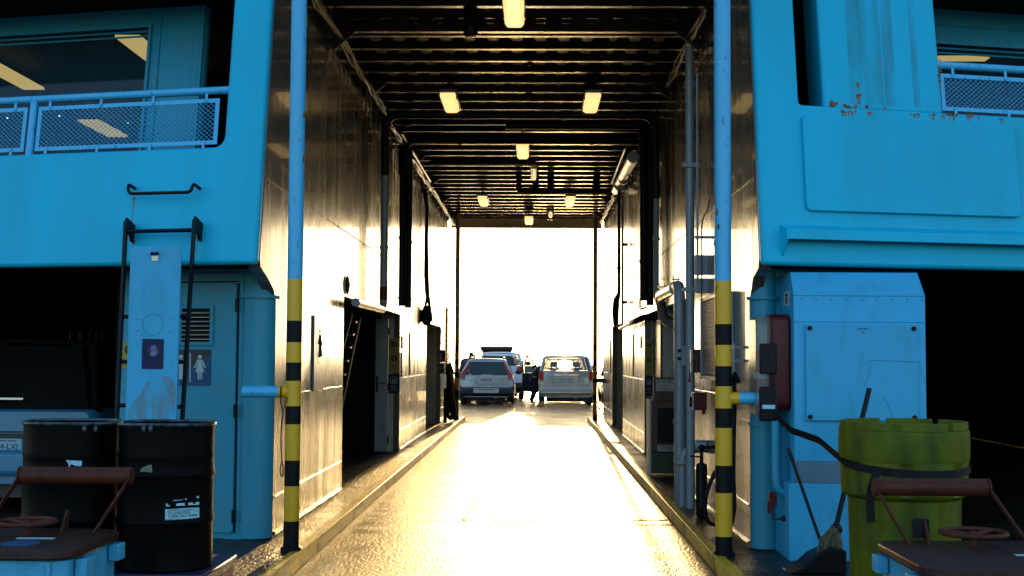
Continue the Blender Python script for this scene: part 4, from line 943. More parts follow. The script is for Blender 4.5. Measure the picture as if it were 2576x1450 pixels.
bu = (b_-a_).normalized(); bv = bu.cross(bn); bv = bv if bv.z > 0 else -bv
W_ = (b_-a_).length; H_ = (a_.z - .75)
def bp(u, v, n=0): return a_ + bu*u - bv*v + bn*n
T = thing('ladder_guard_board', 'pale blue board hung over the ladder, with a hand sign and tan grime below', 'board', bp(W_/2, 1))
m_board2 = M('pale_blue_board_paint', (.035, .33, .54), .42, bump=((30, 30, 30), .2, .001), var=((8, 8, 3), (.03, .27, .42), .5, .8), spec=.3)
pl = rrect(0, W_, 0, H_/bv.z, .045, 5)
m = MB(); m.prism(pl, lambda u, v: bp(u, v, .012), lambda u, v: bp(u, v, -.012)); m.build('panel', m_board2, T, bevel=.004)
def buv(px, py): q = bd(px, py) - a_; return q.dot(bu), -q.dot(bv)
u, v = buv(392, 644)
m = MB(); m.prism(frect(u-.028, u+.028, v-.005, v+.045), lambda a, b: bp(a, b, .018), lambda a, b: bp(a, b, .0125)); la = m.build('latch', m_steel, T, bevel=.003)
for k in (-.017, .017):
    m = MB(); m.tube([bp(u+k, v-.018, .013), bp(u+k, v-.018, .04), bp(u+k, v-.002, .045)], .011, 8); m.build('hook', m_black, la)
u, v = buv(386, 817); m = MB(); m.tube([bp(u+.083*math.cos(t), v+.083*math.sin(t), .0125) for t in [i*math.pi/20 for i in range(40)]], .0012, 5, closed=True); m.build('scribed_circle', m_black, T)
for px, py in ((346, 801), (428, 799), (346, 830), (427, 831)):
    u, v = buv(px, py); m = MB(); m.ball(bp(u, v, .014), (.009, .006, .009), 8); m.build('bolt', m_steel, T)
u0, v0 = buv(360, 853); u1, v1 = buv(412, 929)
sg_ = MB(); sg_.prism(rrect(u0, u1, v0, v1, .01), lambda a, b: bp(a, b, .0155), lambda a, b: bp(a, b, .0125)); sgn = sg_.build('hand_sign', m_navy, T)
uc, vc = buv(388, 883)
m = MB(); m.prism([(uc+.045*math.cos(t), vc+.045*math.sin(t)) for t in [i*math.pi/16 for i in range(32)]], lambda a, b: bp(a, b, .0168), lambda a, b: bp(a, b, .0157)); m.build('red_disc', M('sign_red', (.05, .003, .006), .5), sgn)
m = MB(); f0, f1 = (lambda a, b: bp(a, b, .0182)), (lambda a, b: bp(a, b, .0170))
m.prism(rrect(uc-.02, uc+.02, vc, vc+.04, .01), f0, f1)
for k, h in ((-.0155, .036), (-.0052, .044), (.0052, .046), (.0155, .038)): m.prism(rrect(uc+k-.0042, uc+k+.0042, vc-h, vc-.002, .004), f0, f1)
m.prism([(uc+.019, vc+.018), (uc+.032, vc-.004), (uc+.038, vc+.0), (uc+.024, vc+.03)], f0, f1)
m.build('hand_symbol', M('hand_symbol_blue', (.08, .12, .32), .4), sgn)
m = MB(); m.prism([(.01, 1.33), (.05, 1.22), (.11, 1.16), (.17, 1.05), (.22, 1.08), (.27, 1.0), (W_-.05, 1.02), (W_-.01, 1.10), (W_-.01, H_/bv.z-.02), (.01, H_/bv.z-.02)], lambda a, b: bp(a, b, .0136), lambda a, b: bp(a, b, .0126)); m.build('grime', m_grime, T)
# washroom sign on the door, yellow notice left of the ladder
def lw(px, py, n): s_, z_ = hit(lp, -1, px, py, n); return s_, z_
s0_, z0_ = lw(529, 971, .03); s1_, z1_ = lw(440, 879, .03)
T = thing('washroom_sign', 'navy washroom sign with a pale woman figure, half hidden by the ladder', 'sign', lp(-1, s0_, z0_, .03))
m = MB(); m.prism(rrect(s0_, s1_, z0_, z1_, .012), lambda s, z: lp(-1, s, z, .028), lambda s, z: lp(-1, s, z, .0235)); m.build('plate', m_navy2, T)
m = MB(); m.prism([(s0_+.006, z1_-.045), (s0_+.006, z1_-.008), (s1_-.006, z1_-.008), (s1_-.006, z1_-.25)], lambda s, z: lp(-1, s, z, .0295), lambda s, z: lp(-1, s, z, .0282)); m.build('dark_corner', m_ink, T)
def ws(px, py): return lw(px, py, .031)
def fig(polys, nm):
    m = MB()
    for p_ in polys: m.prism([ws(*q) for q in p_], lambda s, z: lp(-1, s, z, .0325), lambda s, z: lp(-1, s, z, .0298))
    return m.build(nm, m_pale, T)
def circ(x, y, r, n=16): return [(x+r*math.cos(2*math.pi*i/n), y+r*math.sin(2*math.pi*i/n)) for i in range(n)]
fig([circ(503, 898, 5.2), [(497, 905), (509, 905), (512, 914), (508, 916), (514, 936), (492, 936), (498, 916), (494, 914)], [(496, 905), (499, 909), (492, 926), (488, 925)], [(510, 905), (507, 909), (514, 926), (518, 925)], [(497, 936), (502, 936), (502, 955), (498, 955)], [(504.5, 936), (509, 936), (508, 955), (504.5, 955)]], 'woman_figure')
fig([[(477, 888), (480, 888), (480, 962), (477, 962)]], 'divider')
fig([circ(455, 898, 5.2), [(447, 905), (463, 905), (465, 928), (461, 928), (460, 912), (460, 955), (450, 955), (450, 912), (448, 928), (445, 928)]], 'man_figure')
T = thing('yellow_notice', 'yellow notice with black letters in the gap left of the ladder board', 'sign', lp(-1, 1.3, 1.5, .01))
sa_, za_ = lw(301, 927, .01); sb_, zb_3 = lw(352, 862, .01)
m = MB(); m.prism(frect(sb_, sa_, za_, zb_3), lambda s, z: lp(-1, s, z, .006), lambda s, z: lp(-1, s, z, .001)); m.build('plate', m_ysign, T)
m = MB(); sc, zc_ = lw(324, 880, .01); m.prism([(sc+.045*math.cos(t), zc_+.045*math.sin(t)) for t in [i*math.pi/14 for i in range(28)]], lambda s, z: lp(-1, s, z, .008), lambda s, z: lp(-1, s, z, .0065)); m.build('pictogram_disc', m_ink, T)
tt = lw(307.5, 917, .01); text('OVERHEAD', .034, lp(-1, tt[0], tt[1], .007), (CA, -SA, 0), (0, 0, 1), m_ink, T, align='LEFT')
# ================================================================ OIL DRUMS
m_drum = M('black_drum_paint', (.0015, .0015, .0018), .5, spec=.06, bump=((14, 14, 10), .4, .006))
m_rim = M('worn_drum_rim', (.05, .08, .10), .35, metal=.4, bump=((40, 40, 40), .6, .003), var=((25, 25, 25), (.02, .02, .02), .45, .6))
pal = thing('spill_pallet', 'dark navy pallet on the deck under the two oil drums', 'pallet', (-2.6, 7.9, .12))
m_pallet = M('dark_blue_plastic', (.012, .015, .05), .45)
m = MB(); m.box(-3.25, -1.93, 7.55, 8.35, .33, .385); m.build('top_deck', m_pallet, pal, bevel=.01)
for x in (-3.2, -2.65, -2.05): m = MB(); m.box(x, x+.10, 7.57, 8.33, .12, .328); m.build('bearer', m_pallet, pal, bevel=.006)
def drum(label, x, y, z=.388):
    T = thing('oil_drum', label, 'drum', (x, y, z), 'black oil drums by the ladder'); r = .286
    pr = [(r-.01, 0), (r+.004, .012), (r, .03)]
    for h in (.29, .57): pr += [(r, h-.03), (r+.012, h), (r, h+.03)]
    pr += [(r-.002, .66), (r+.004, .68), (r-.002, .70), (r, .865)]
    m = MB(); n = 48; rings = pr + [(r-.008, .868), (r-.008, .10)]
    m.lathe(rings, (x, y, z), n); m.build('shell', m_drum, T)
    MB().tube([(x+(r+.002)*math.cos(t), y+(r+.002)*math.sin(t), z+.873+.002*math.sin(3*t)) for t in [i*math.pi/24 for i in range(48)]], .011, 8, closed=True).build('rim', m_rim, T)
    return T, r
D1, r_ = drum('left black oil drum, with a small torn blue label, by the car bumper', at(183, 1062, Y=7.9).x, 7.9)
D2, r_ = drum('right black oil drum, with a torn printed phone-number label, under the ladder board', at(421, 1062, Y=7.85).x, 7.85)
def cyl_pt(D, px, py, dr=.002):
    c = D.location; o = Vector((0, 0, HC)); d = ray(px, py); R0 = r_ + dr
    ox, oy = o.x-c.x, o.y-c.y; A = d.x**2+d.y**2; B = 2*(ox*d.x+oy*d.y); Cc = ox*ox+oy*oy-R0*R0
    t = (-B - math.sqrt(max(B*B-4*A*Cc, 0)))/(2*A); return o + d*t
def patch(D, poly, mat, nm, dr=.002, par_=None):
    m = MB(); m.prism(poly, lambda a, b: cyl_pt(D, a, b, dr), lambda a, b: cyl_pt(D, a, b, dr-.0012)); return m.build(nm, mat, par_ or D)
def strip_label(D, x0, x1, y0l, y0r, y1l, y1r, mat, nm, dr=.002, n=10):
    m = MB()
    for i in range(n):
        t0, t1 = i/n, (i+1)/n
        def q(t, top): return (x0+(x1-x0)*t, (y0l+(y0r-y0l)*t) if top else (y1l+(y1r-y1l)*t))
        m.prism([q(t0, 1), q(t1, 1), q(t1, 0), q(t0, 0)], lambda a, b: cyl_pt(D, a, b, dr), lambda a, b: cyl_pt(D, a, b, dr-.0012))
    return m.build(nm, mat, D)
sv_ = lambda x, y: ((580+x/9.063)*v, (1880+y/9.063)*v)
a0 = sv_(500, 720); a1 = sv_(1690, 655); b0 = sv_(510, 1125); b1 = sv_(1690, 1030)
lab = strip_label(D2, a0[0], a1[0], a0[1], a1[1], b0[1], b1[1], m_label, 'drum_label')
for poly in ([(520, 625), (530, 520), (560, 515), (590, 560), (610, 590), (650, 560), (675, 615)], [(880, 530), (1000, 505), (1190, 500), (1180, 560), (1195, 605), (1080, 590), (920, 610), (885, 580)], [(1300, 500), (1680, 460), (1685, 560), (1560, 570), (1400, 570), (1300, 585), (1310, 540)], [(1580, 300), (1640, 260), (1680, 255), (1680, 330), (1640, 340)], [(760, 430), (800, 405), (900, 400), (1000, 395), (1130, 375), (1120, 395), (960, 420)], [(1185, 375), (1240, 335), (1260, 360), (1210, 400)]):
    patch(D2, [sv_(*p_) for p_ in poly], m_label, 'label_scrap')
def wtext(D, s, h, x, y, slope, parent, wfac):
    """text wrapped on the drum; x, y, h in label-zoom pixels"""
    cu = bpy.data.curves.new('t', 'FONT'); cu.body = s; cu.size = 1; cu.offset = .018
    to = bpy.data.objects.new('t', cu); me = bpy.data.meshes.new_from_object(to); me.name = 'lettering'
    me.materials.clear(); me.materials.append(m_ink)
    mxx = max(q.co.x for q in me.vertices)
    for q in me.vertices:
        X_ = x + q.co.x/mxx*wfac; Y_ = y - q.co.y*h + slope*(X_-x); px, py = sv_(X_, Y_); q.co = cyl_pt(D, px, py, .0032)
    ob = bpy.data.objects.new('lettering', me); C.objects.link(ob); bpy.data.objects.remove(to); bpy.data.curves.remove(cu); par(ob, parent)
for s_, h, x, y, wf in (('. HAZARDOUS WASTE DISPOSAL', 62, 560, 805, 950), ('. PARTS WASHER SERVICE', 62, 560, 868, 790), ('. VACUUM TANKER SERVICE', 62, 565, 925, 820), ('1-800-563-6004', 108, 585, 1018, 1040), ('BARREL PROPERTY OF', 42, 555, 1088, 480), ('. OIL FILTER &', 50, 560, 745, 420)):
    wtext(D2, s_, h, x, y, -.062, lab, wf)
patch(D1, [((x/2.3391)*v, (1685+y/2.3391)*v) for x, y in ((592, 200), (735, 206), (737, 235), (728, 256), (680, 252), (650, 240), (630, 240), (630, 262), (618, 262), (612, 225))], m_label, 'label_scrap')
patch(D2, [((x/2.3391)*v, (1685+y/2.3391)*v) for x, y in ((1270, 275), (1330, 245), (1365, 240), (1372, 330), (1300, 345), (1240, 375), (1245, 340))], M('faded_yellow_label', (.16, .16, .09), .6), 'label_scrap')
for D, pxs in ((D1, (212, 240)), (D2, (576*v*0+362, 379))):
    for px in pxs:
        q = cyl_pt(D, px, 1080, .012); m = MB(); m.ball(q, (.014, .012, .022), 8); m.build('ring_bolt_lug', m_rim, D)
# ================================================================ HATCH BOXES WITH ROLLERS
m_hbox = M('pale_blue_box_paint', (.05, .32, .50), .42, bump=((16, 16, 16), .6, .005), var=((9, 9, 9), (.04, .22, .34), .5, .75), spec=.3)
m_lid = M('wet_red_oxide_lid', (.035, .011, .008), .4, spec=.25, bump=((35, 35, 35), .9, .004), var=((12, 12, 12), (.03, .015, .012), .45, .7))
def hatch(g, x0, x1, y0, y1, wheel, rol, sup, label):
    T = thing('hatch_box', label, 'hatch box', ((x0+x1)/2, (y0+y1)/2, .12), 'low hatch boxes in the foreground')
    m = MB(); m.prism(rrect(x0+.035, x1-.035, y0+.035, y1-.035, .05), lambda x, y: (x, y, .12), lambda x, y: (x, y, .645)); m.build('box', m_hbox, T, bevel=.006)
    m = MB(); m.prism(rrect(x0, x1, y0, y1, .13, 6), lambda x, y: (x, y, .648), lambda x, y: (x, y, .70)); lid = m.build('lid', m_lid, T, bevel=.012)
    xe = x1 if g < 0 else x0
    for yy in (y0+.13, y1-.2):
        m = MB(); a, b = sorted((xe-g*(-.034), xe+g*(-.02))); m.box(min(xe-.03, xe+.03), max(xe-.03, xe+.03), yy, yy+.11, .55, .64); m.build('hinge_lug', m_hbox, T, bevel=.006)
    for xx in ((x0+x1)/2-.3, (x0+x1)/2+.3):
        m = MB(); m.box(xx-.012, xx+.012, y0+.02, y0+.034, .56, .64); m.build('lug', m_hbox, T, bevel=.004)
    wx, wy, wr = wheel
    m = MB(); m.tube([(wx+wr*math.cos(t), wy+wr*math.sin(t), .775) for t in [i*math.pi/20 for i in range(40)]], .013, 10, closed=True)
    for t in (0.6, 2.7, 4.8): m.tube([(wx, wy, .765), (wx+wr*math.cos(t), wy+wr*math.sin(t), .775)], .011, 8)
    m.ball((wx, wy, .765), (.03, .03, .02), 10); m.tube([(wx, wy, .70), (wx, wy, .76)], .014, 8); m.build('handwheel', m_orange, T)
    (ra, rb, ry, rz) = rol
    m = MB(); m.tube([(ra, ry, rz), (rb, ry, rz)], .05, 28); m.build('roller', m_orange, T, bevel=.004)
    for xa, lx in sup:
        m = MB(); A = Vector((lx, y1-.16, .70)); B = Vector((xa, ry, rz)); w2 = .006
        m.add([A+Vector((-w2, -.03, 0)), A+Vector((w2, -.03, 0)), A+Vector((w2, .03, 0)), A+Vector((-w2, .03, 0)), B+Vector((-w2, -.03, 0)), B+Vector((w2, -.03, 0)), B+Vector((w2, .03, 0)), B+Vector((-w2, .03, 0))],
              [(0,3,2,1),(4,5,6,7),(0,1,5,4),(1,2,6,5),(2,3,7,6),(3,0,4,7)])
        m.tube([B+Vector((-w2, 0, 0)), B+Vector((w2, 0, 0))], .052, 24); m.build('roller_arm', m_orange, T, bevel=.002)
    ex = -2.62 if g < 0 else 2.1
    m = MB(); m.prism([(y1-.14, .70), (y1-.05, .70), (y1-.03, .80), (y1-.06, .81)], lambda y, z: (ex, y, z), lambda y, z: (ex+.012, y, z)); m.build('stop_plate', m_orange, T)
    if g > 0: m = MB(); m.box(ex-.06, ex+.03, y1-.06, y1-.02, .72, .82); m.build('stop_block', m_black, T, bevel=.004)
    px = (x0+x1)/2 + (.08 if g < 0 else .12)
    m = MB(); m.lathe([(.10, 0), (.10, .006)], (px, y0+.22, .7015), 8); m.build('name_disc', m_navy2, T)
    m = MB(); m.box(px-.10, px+.10, y0+.40, y0+.44, .701, .7035); m.build('lid_label', m_label, T)
    return T
zr_ = at(190, 1197, Y=7.3).z
hatch(-1, -3.15, -2.30, 6.36, 7.2, (at(67, 1322, Y=6.88).x, 6.88, .15), (at(55, 1197, Y=7.3).x, at(330, 1197, Y=7.3).x, 7.3, zr_), [(at(51, 1197, Y=7.3).x, -3.04), (at(330, 1197, Y=7.3).x, -2.42)], 'white hatch box with rust-red lid, handwheel and roller, in front of the oil drums')
zr_ = at(2340, 1226, Y=7.3).z
hatch(1, 1.84, 2.95, 6.06, 7.0, (at(2449, 1355, Y=6.75).x, 6.75, .165), (at(2203, 1226, Y=7.3).x, at(2482, 1226, Y=7.3).x, 7.3, zr_), [(at(2200, 1226, Y=7.3).x, 1.99), (at(2486, 1226, Y=7.3).x, 2.62)], 'white hatch box with rust-red lid, handwheel and roller, in front of the yellow-green bin')
# ================================================================ YELLOW-GREEN BIN
bx, by = at(2272, 1100, Y=8.15).x, 8.15; zt = at(2272, 1066, Y=7.78).z
T = thing('plastic_bin', 'large yellow-green plastic bin with a notched lid, bound by a black strap', 'bin', (bx, by, .12))
def flute(prof, n=144, amp=.0, k=16):
    m = MB(); vs = []; N = len(prof)
    for r0, z0, am in prof:
        for i in range(n):
            t = 2*math.pi*i/n; q = math.cos(k*t/1.0); r = r0 - am*max(0, min(1, 5*(q-.72))); vs.append((bx+r*math.cos(t), by+r*math.sin(t), z0))
    fs = [(i*n+j, i*n+(j+1) % n, (i+1)*n+(j+1) % n, (i+1)*n+j) for i in range(N-1) for j in range(n)]
    fs += [list(range(n))[::-1], list(range((N-1)*n, N*n))]
    m.add(vs, fs); return m
flute([(.325, .12, .0), (.33, .14, .010), (.345, .78, .012), (.345, .82, 0)], k=11).build('lower_body', m_bin, T, sharp=60)
flute([(.350, .815, 0), (.384, .84, .0), (.386, .86, .014), (.392, 1.03, .014), (.392, 1.05, 0)], k=7).build('upper_body', m_bin, T, sharp=60)
MB().lathe([(.37, 1.045), (.395, 1.05), (.402, 1.08), (.400, zt-.055), (.392, zt-.05), (.355, zt-.05), (.355, zt-.16), (.30, zt-.17)], (bx, by, 0), 64).build('lid', m_bin, T)
m = MB()
for i in range(7):
    t0 = 2*math.pi*i/7 + .12 - 1.57+.45; t1 = t0 + 2*math.pi/7 - .12
    pts = [(t0+(t1-t0)*j/8) for j in range(9)]
    vs = []; 
    for t in pts:
        for r, z in ((.392, zt-.051), (.392, zt), (.372, zt), (.372, zt-.051)): vs.append((bx+r*math.cos(t), by+r*math.sin(t), z))
    fs = [(j*4+q, j*4+(q+1) % 4, (j+1)*4+(q+1) % 4, (j+1)*4+q) for j in range(8) for q in range(4)] + [(3,2,1,0), (32,33,34,35)]
    m.add(vs, fs)
m.build('rim_battlement', m_bin, T, bevel=.004)
T = thing('strap', 'wide black strap running from the extinguisher case around the yellow-green bin', 'strap', (bx, by, 1))
m = MB(); pts = []; 
for i in range(49):
    t = math.pi*1.08 + (2.06*math.pi - math.pi*1.08)*i/48; u = i/48
    z = 1.03 - .045*math.sin(math.pi*u); pts.append((Vector((bx+.402*math.cos(t), by+.402*math.sin(t), z))))
A = [at(1945, 1040, Y=9.2), at(1990, 1083, Y=9.0), at(2060, 1108, Y=8.6)]
pp = A + pts
vs = []
for p_ in pp:
    for dz_ in (-.024, .024):
        for o_ in (0, .004): vs.append(p_ + Vector((0, -o_, dz_)))
fs = []
for i in range(len(pp)-1):
    a, b = i*4, (i+1)*4; fs += [(a, a+2, b+2, b), (a+1, b+1, b+3, a+3), (a, b, b+1, a+1), (a+2, a+3, b+3, b+2)]
m.add(vs, fs); m.build('webbing', m_dark, T)
q = at(2203, 1180, Y=7.74); m = MB(); vs = []
for i, (dx_, dz_) in enumerate(((0, 0), (-.03, -.05), (-.055, -.12), (-.06, -.2), (-.055, -.32))):
    vs += [q+Vector((dx_, 0, dz_)), q+Vector((dx_+.05, 0, dz_)), q+Vector((dx_, .004, dz_)), q+Vector((dx_+.05, .004, dz_))]
fs = []
for i in range(4): a, b = i*4, i*4+4; fs += [(a, a+1, b+1, b), (a+2, b+2, b+3, a+3), (a, b, b+2, a+2), (a+1, a+3, b+3, b+1)]
m.add(vs, fs); m.build('loose_end', m_dark, T)
q = at(1935, 1015, Y=9.3); m = MB(); m.box(q.x-.07, q.x+.06, q.y, q.y+.03, q.z-.13, q.z+.12); m.build('buckle', m_dark, T, bevel=.02)
q = at(1935, 1024, Y=9.28); m = MB(); m.box(q.x-.05, q.x+.04, q.y-.012, q.y+.005, q.z-.014, q.z+.014); m.build('buckle_sticker', m_label, T)
# ================================================================ VENT CABINET (right)
YV = 10.02
def cx(px): return at(px, 1000, Y=YV).x
def cz(py, px=2150): return at(px, py, Y=YV).z
T = thing('vent_cabinet', 'pale blue steel cabinet with a bolted square panel, right of the corner column', 'cabinet', (cx(2165), YV, .12))
xl, xr = cx(1998), cx(2330)
m = MB(); zt1, zt2, zg1, zg2 = cz(743), cz(680), cz(1160), cz(1215)
prof = [(YV, zg1), (YV, zt1), (YV+.14, zt2+.02), (YV+.9, zt2+.02), (YV+.9, .12), (YV, .12)]
m.prism([(YV+.03, .62), (YV+.03, zg2), (YV, zg1), (YV, zt1), (YV+.13, zt2-.01), (YV+.9, zt2-.01), (YV+.9, .62)], lambda y, z: (xl, y, z), lambda y, z: (xr - (.0 if z < zt1+.01 else .02), y, z))
for k in range(9): m.ball((xl+.06+.118*k, YV-.001, zt1-.03), .008, 6)
m.build('upper_body', m_board2, T, bevel=.006)
m = MB(); x2 = cx(1981); m.box(x2, xr+.01, YV-.035, YV+.9, .12, zg2-.005)
for k in range(8): m.ball((x2+.07+.128*k, YV-.036, zg2-.03), .009, 6)
m.build('lower_body', m_board2, T, bevel=.012)
m = MB(); m.prism([(YV-.03, zg2-.003), (YV-.03, zg2+.002), (YV-.003, zg1), (YV-.001, zg1), (YV-.001, zg2-.003)], lambda y, z: (xl, y, z), lambda y, z: (xr, y, z)); m.build('grey_band', M('slate_grey_paint', (.06, .12, .17), .5), T)
pa, pb, pc, pd = cx(2026), cx(2307), cz(1059), cz(817)
m = MB(); m.box(pa, pb, YV-.03, YV-.002, pc, pd); pn = m.build('access_panel', m_board2, T, bevel=.004)
for x_, z_ in ((pa+.03, pd-.03), (pb-.03, pd-.03), (pa+.03, pc+.03), (pb-.03, pc+.03)):
    m = MB(); m.tube([(x_, YV-.031, z_), (x_, YV-.045, z_)], .018, 14); m.tube([(x_, YV-.045, z_), (x_, YV-.06, z_)], .009, 10); m.build('bolt', m_black, pn)
text('DAMPER', .022, ((pa+pb)/2+.01, YV-.0308, pd-.035), (1, 0, 0), (0, 0, 1), m_ink, pn); text('2010', .018, ((pa+pb)/2+.01, YV-.0308, pd-.06), (1, 0, 0), (0, 0, 1), m_ink, pn)
m = MB()
for l_ in ([(3346-2996, 0)],): pass
scr = [[(820, 552), (780, 585)], [(820, 552), (1270, 570)], [(1270, 570), (1282, 670), (1320, 755)], [(822, 600), (810, 680), (762, 800)], [(940, 880), (985, 965), (1028, 1078)]]
for l_ in scr:
    m.tube([at((2996+x/2.3391)*v, (1150+y/2.3391)*v, Y=YV-.0305) for x, y in l_], .0018, 5)
m.build('scratch', M('scratch_dark', (.02, .14, .22), .5), pn)
m = MB()
for z_ in (zt1-.005, pd+.02): m.tube([(xl, YV-.0005, z_), (xr, YV-.0005, z_)], .003, 5)
m.build('seam', m_lowblue, T)
# extinguisher case on the cabinet's side
xs = xl
T = thing('extinguisher_case', 'upright fire extinguisher case, clear cover over dark red back, beside the cabinet', 'extinguisher case', (xs-.12, 10.3, 1.2))
ze0, ze1 = at(1950, 1050, Y=10.1).z, at(1950, 790, Y=10.1).z
m = MB(); m.prism(rrect(10.12, 10.52, ze0+.05, ze1, .07, 5), lambda y, z: (xs-.003, y, z), lambda y, z: (xs-.155, y, z)); m.build('back_shell', m_red, T, bevel=.02)
m = MB(); m.prism(rrect(10.12, 10.52, ze0, ze1-.01, .09, 6), lambda y, z: (xs-.157, y, z), lambda y, z: (xs-.275, y, z)); m.build('clear_cover', m_clear, T, bevel=.035)
m = MB(); m.lathe([(.02, 0), (.065, .01), (.075, .03), (.075, .40), (.06, .46), (.025, .50), (.02, .56)], (xs-.195, 10.30, ze0+.04), 24); e_ = m.build('extinguisher', M('extinguisher_red', (.25, .02, .008), .3), T)
m = MB(); m.lathe([(.0762, 0), (.0762, .05)], (xs-.195, 10.30, ze0+.30), 24); m.build('white_band', m_pale, e_)
m = MB(); m.box(xs-.255, xs-.12, 10.095, 10.118, ze0+.34, ze0+.58); m.build('black_latch', m_black, T, bevel=.01)
m = MB(); m.box(xs-.165, xs-.145, 10.10, 10.12, ze0+.1, ze1-.25); m.build('hinge_strip', m_black, T)
T = thing('extinguisher_pictogram', 'narrow white sticker with a red extinguisher drawing above the extinguisher case', 'sign', (xs, 10.3, 2.1))
z0, z1 = at(1977, 771, X=xs).z, at(1977, 734, X=xs).z; y0, y1 = at(1986, 750, X=xs-.001).y, at(1972, 750, X=xs-.001).y
m = MB(); m.box(xs-.003, xs-.0008, y0, y1, z0, z1); m.build('plate', m_pale, T)
m = MB(); ym = (y0+y1)/2; m.prism(rrect(ym-.03, ym+.03, z0+.015, z1-.045, .02), lambda y, z: (xs-.0045, y, z), lambda y, z: (xs-.0033, y, z)); m.prism(frect(ym-.05, ym+.03, z1-.04, z1-.02), lambda y, z: (xs-.0045, y, z), lambda y, z: (xs-.0033, y, z)); m.build('drawing', m_red, T)
# drain pipe and valve beside the column
T = thing('drain_pipe', 'pale downpipe beside the corner column ending in a red valve', 'pipe', (at(1963, 1200, Y=10.2).x, 10.2, .6))
pts = hp([(1950, 1050), (1951, 1180), (1953, 1228), (1975, 1243)], 10.2); MB().tube(bend(pts, .06), .034, 14).build('tube', m_lowblue, T)
q = at(1944, 1255, Y=10.1); m = MB(); m.box(q.x-.03, q.x+.03, q.y-.02, q.y+.02, q.z-.05, q.z+.05); m.tube([q+Vector((0, 0, -.05)), q+Vector((0, 0, -.16)), q+Vector((.09, .04, -.16))], .008, 6); m.ball(q+Vector((.09, .04, -.16)), .022, 8); m.box(q.x-.045, q.x-.015, q.y-.03, q.y, q.z-.11, q.z-.02); m.build('valve', m_red, T, bevel=.004)
# dustpan, broom
T = thing('dustpan', 'black lobby dustpan with a tall slanting handle, at the foot of the cabinet', 'dustpan', at(2040, 1400, Y=9.5))
A, B = at(1983, 1128, Y=9.72), at(2066, 1368, Y=9.5)
MB().tube([A, A+(B-A)*.1, A+(B-A)*.2, B], [.012, .016, .013, .013], 10).build('handle', m_black, T)
q = at(2060, 1400, Y=9.45); m = MB(); zf_ = .122
m.prism([(-.24, zf_), (.18, zf_), (.18, zf_+.17), (.08, zf_+.19), (-.05, zf_+.13), (-.14, zf_+.05)], lambda x, z: (q.x+x, 9.35, z), lambda x, z: (q.x+x, 9.62, z)); m.build('pan', m_black, T, bevel=.01)
c4 = at((2996+500/2.3391)*v, (1685+1350/2.3391)*v, Y=9.345); m = MB(); m.box(c4.x-.022, c4.x+.022, 9.344, 9.348, c4.z-.022, c4.z+.022); m.build('maker_label', m_label, T)
T = thing('broom', 'straw broom leaning upright behind the yellow-green bin, its handle top above the lid', 'broom', at(2090, 1390, Y=9.3))
A, B = at(2187, 978, Y=9.75), at(2104, 1322, Y=9.5)
MB().tube([A, B], .019, 12).build('handle', m_black, T)
m = MB(); rnd = random.Random(3)
Cc = at(2087, 1395, Y=9.42)
for i in range(90):
    a = B + Vector((rnd.uniform(-.03, .03), rnd.uniform(-.02, .02), 0)); b = Cc + Vector((rnd.uniform(-.10, .10), rnd.uniform(-.04, .04), rnd.uniform(-.02, .03)))
    m.tube([a, (a+b)/2+Vector(((b.x-a.x)*.25, 0, 0)), b], [.004, .004, .002], 4, caps=False)
m.build('bristles', M('straw', (.10, .075, .03), .7), T)
m = MB(); m.ball(B+Vector((0, 0, -.03)), (.045, .03, .05), 10); m.build('binding', m_black, T)
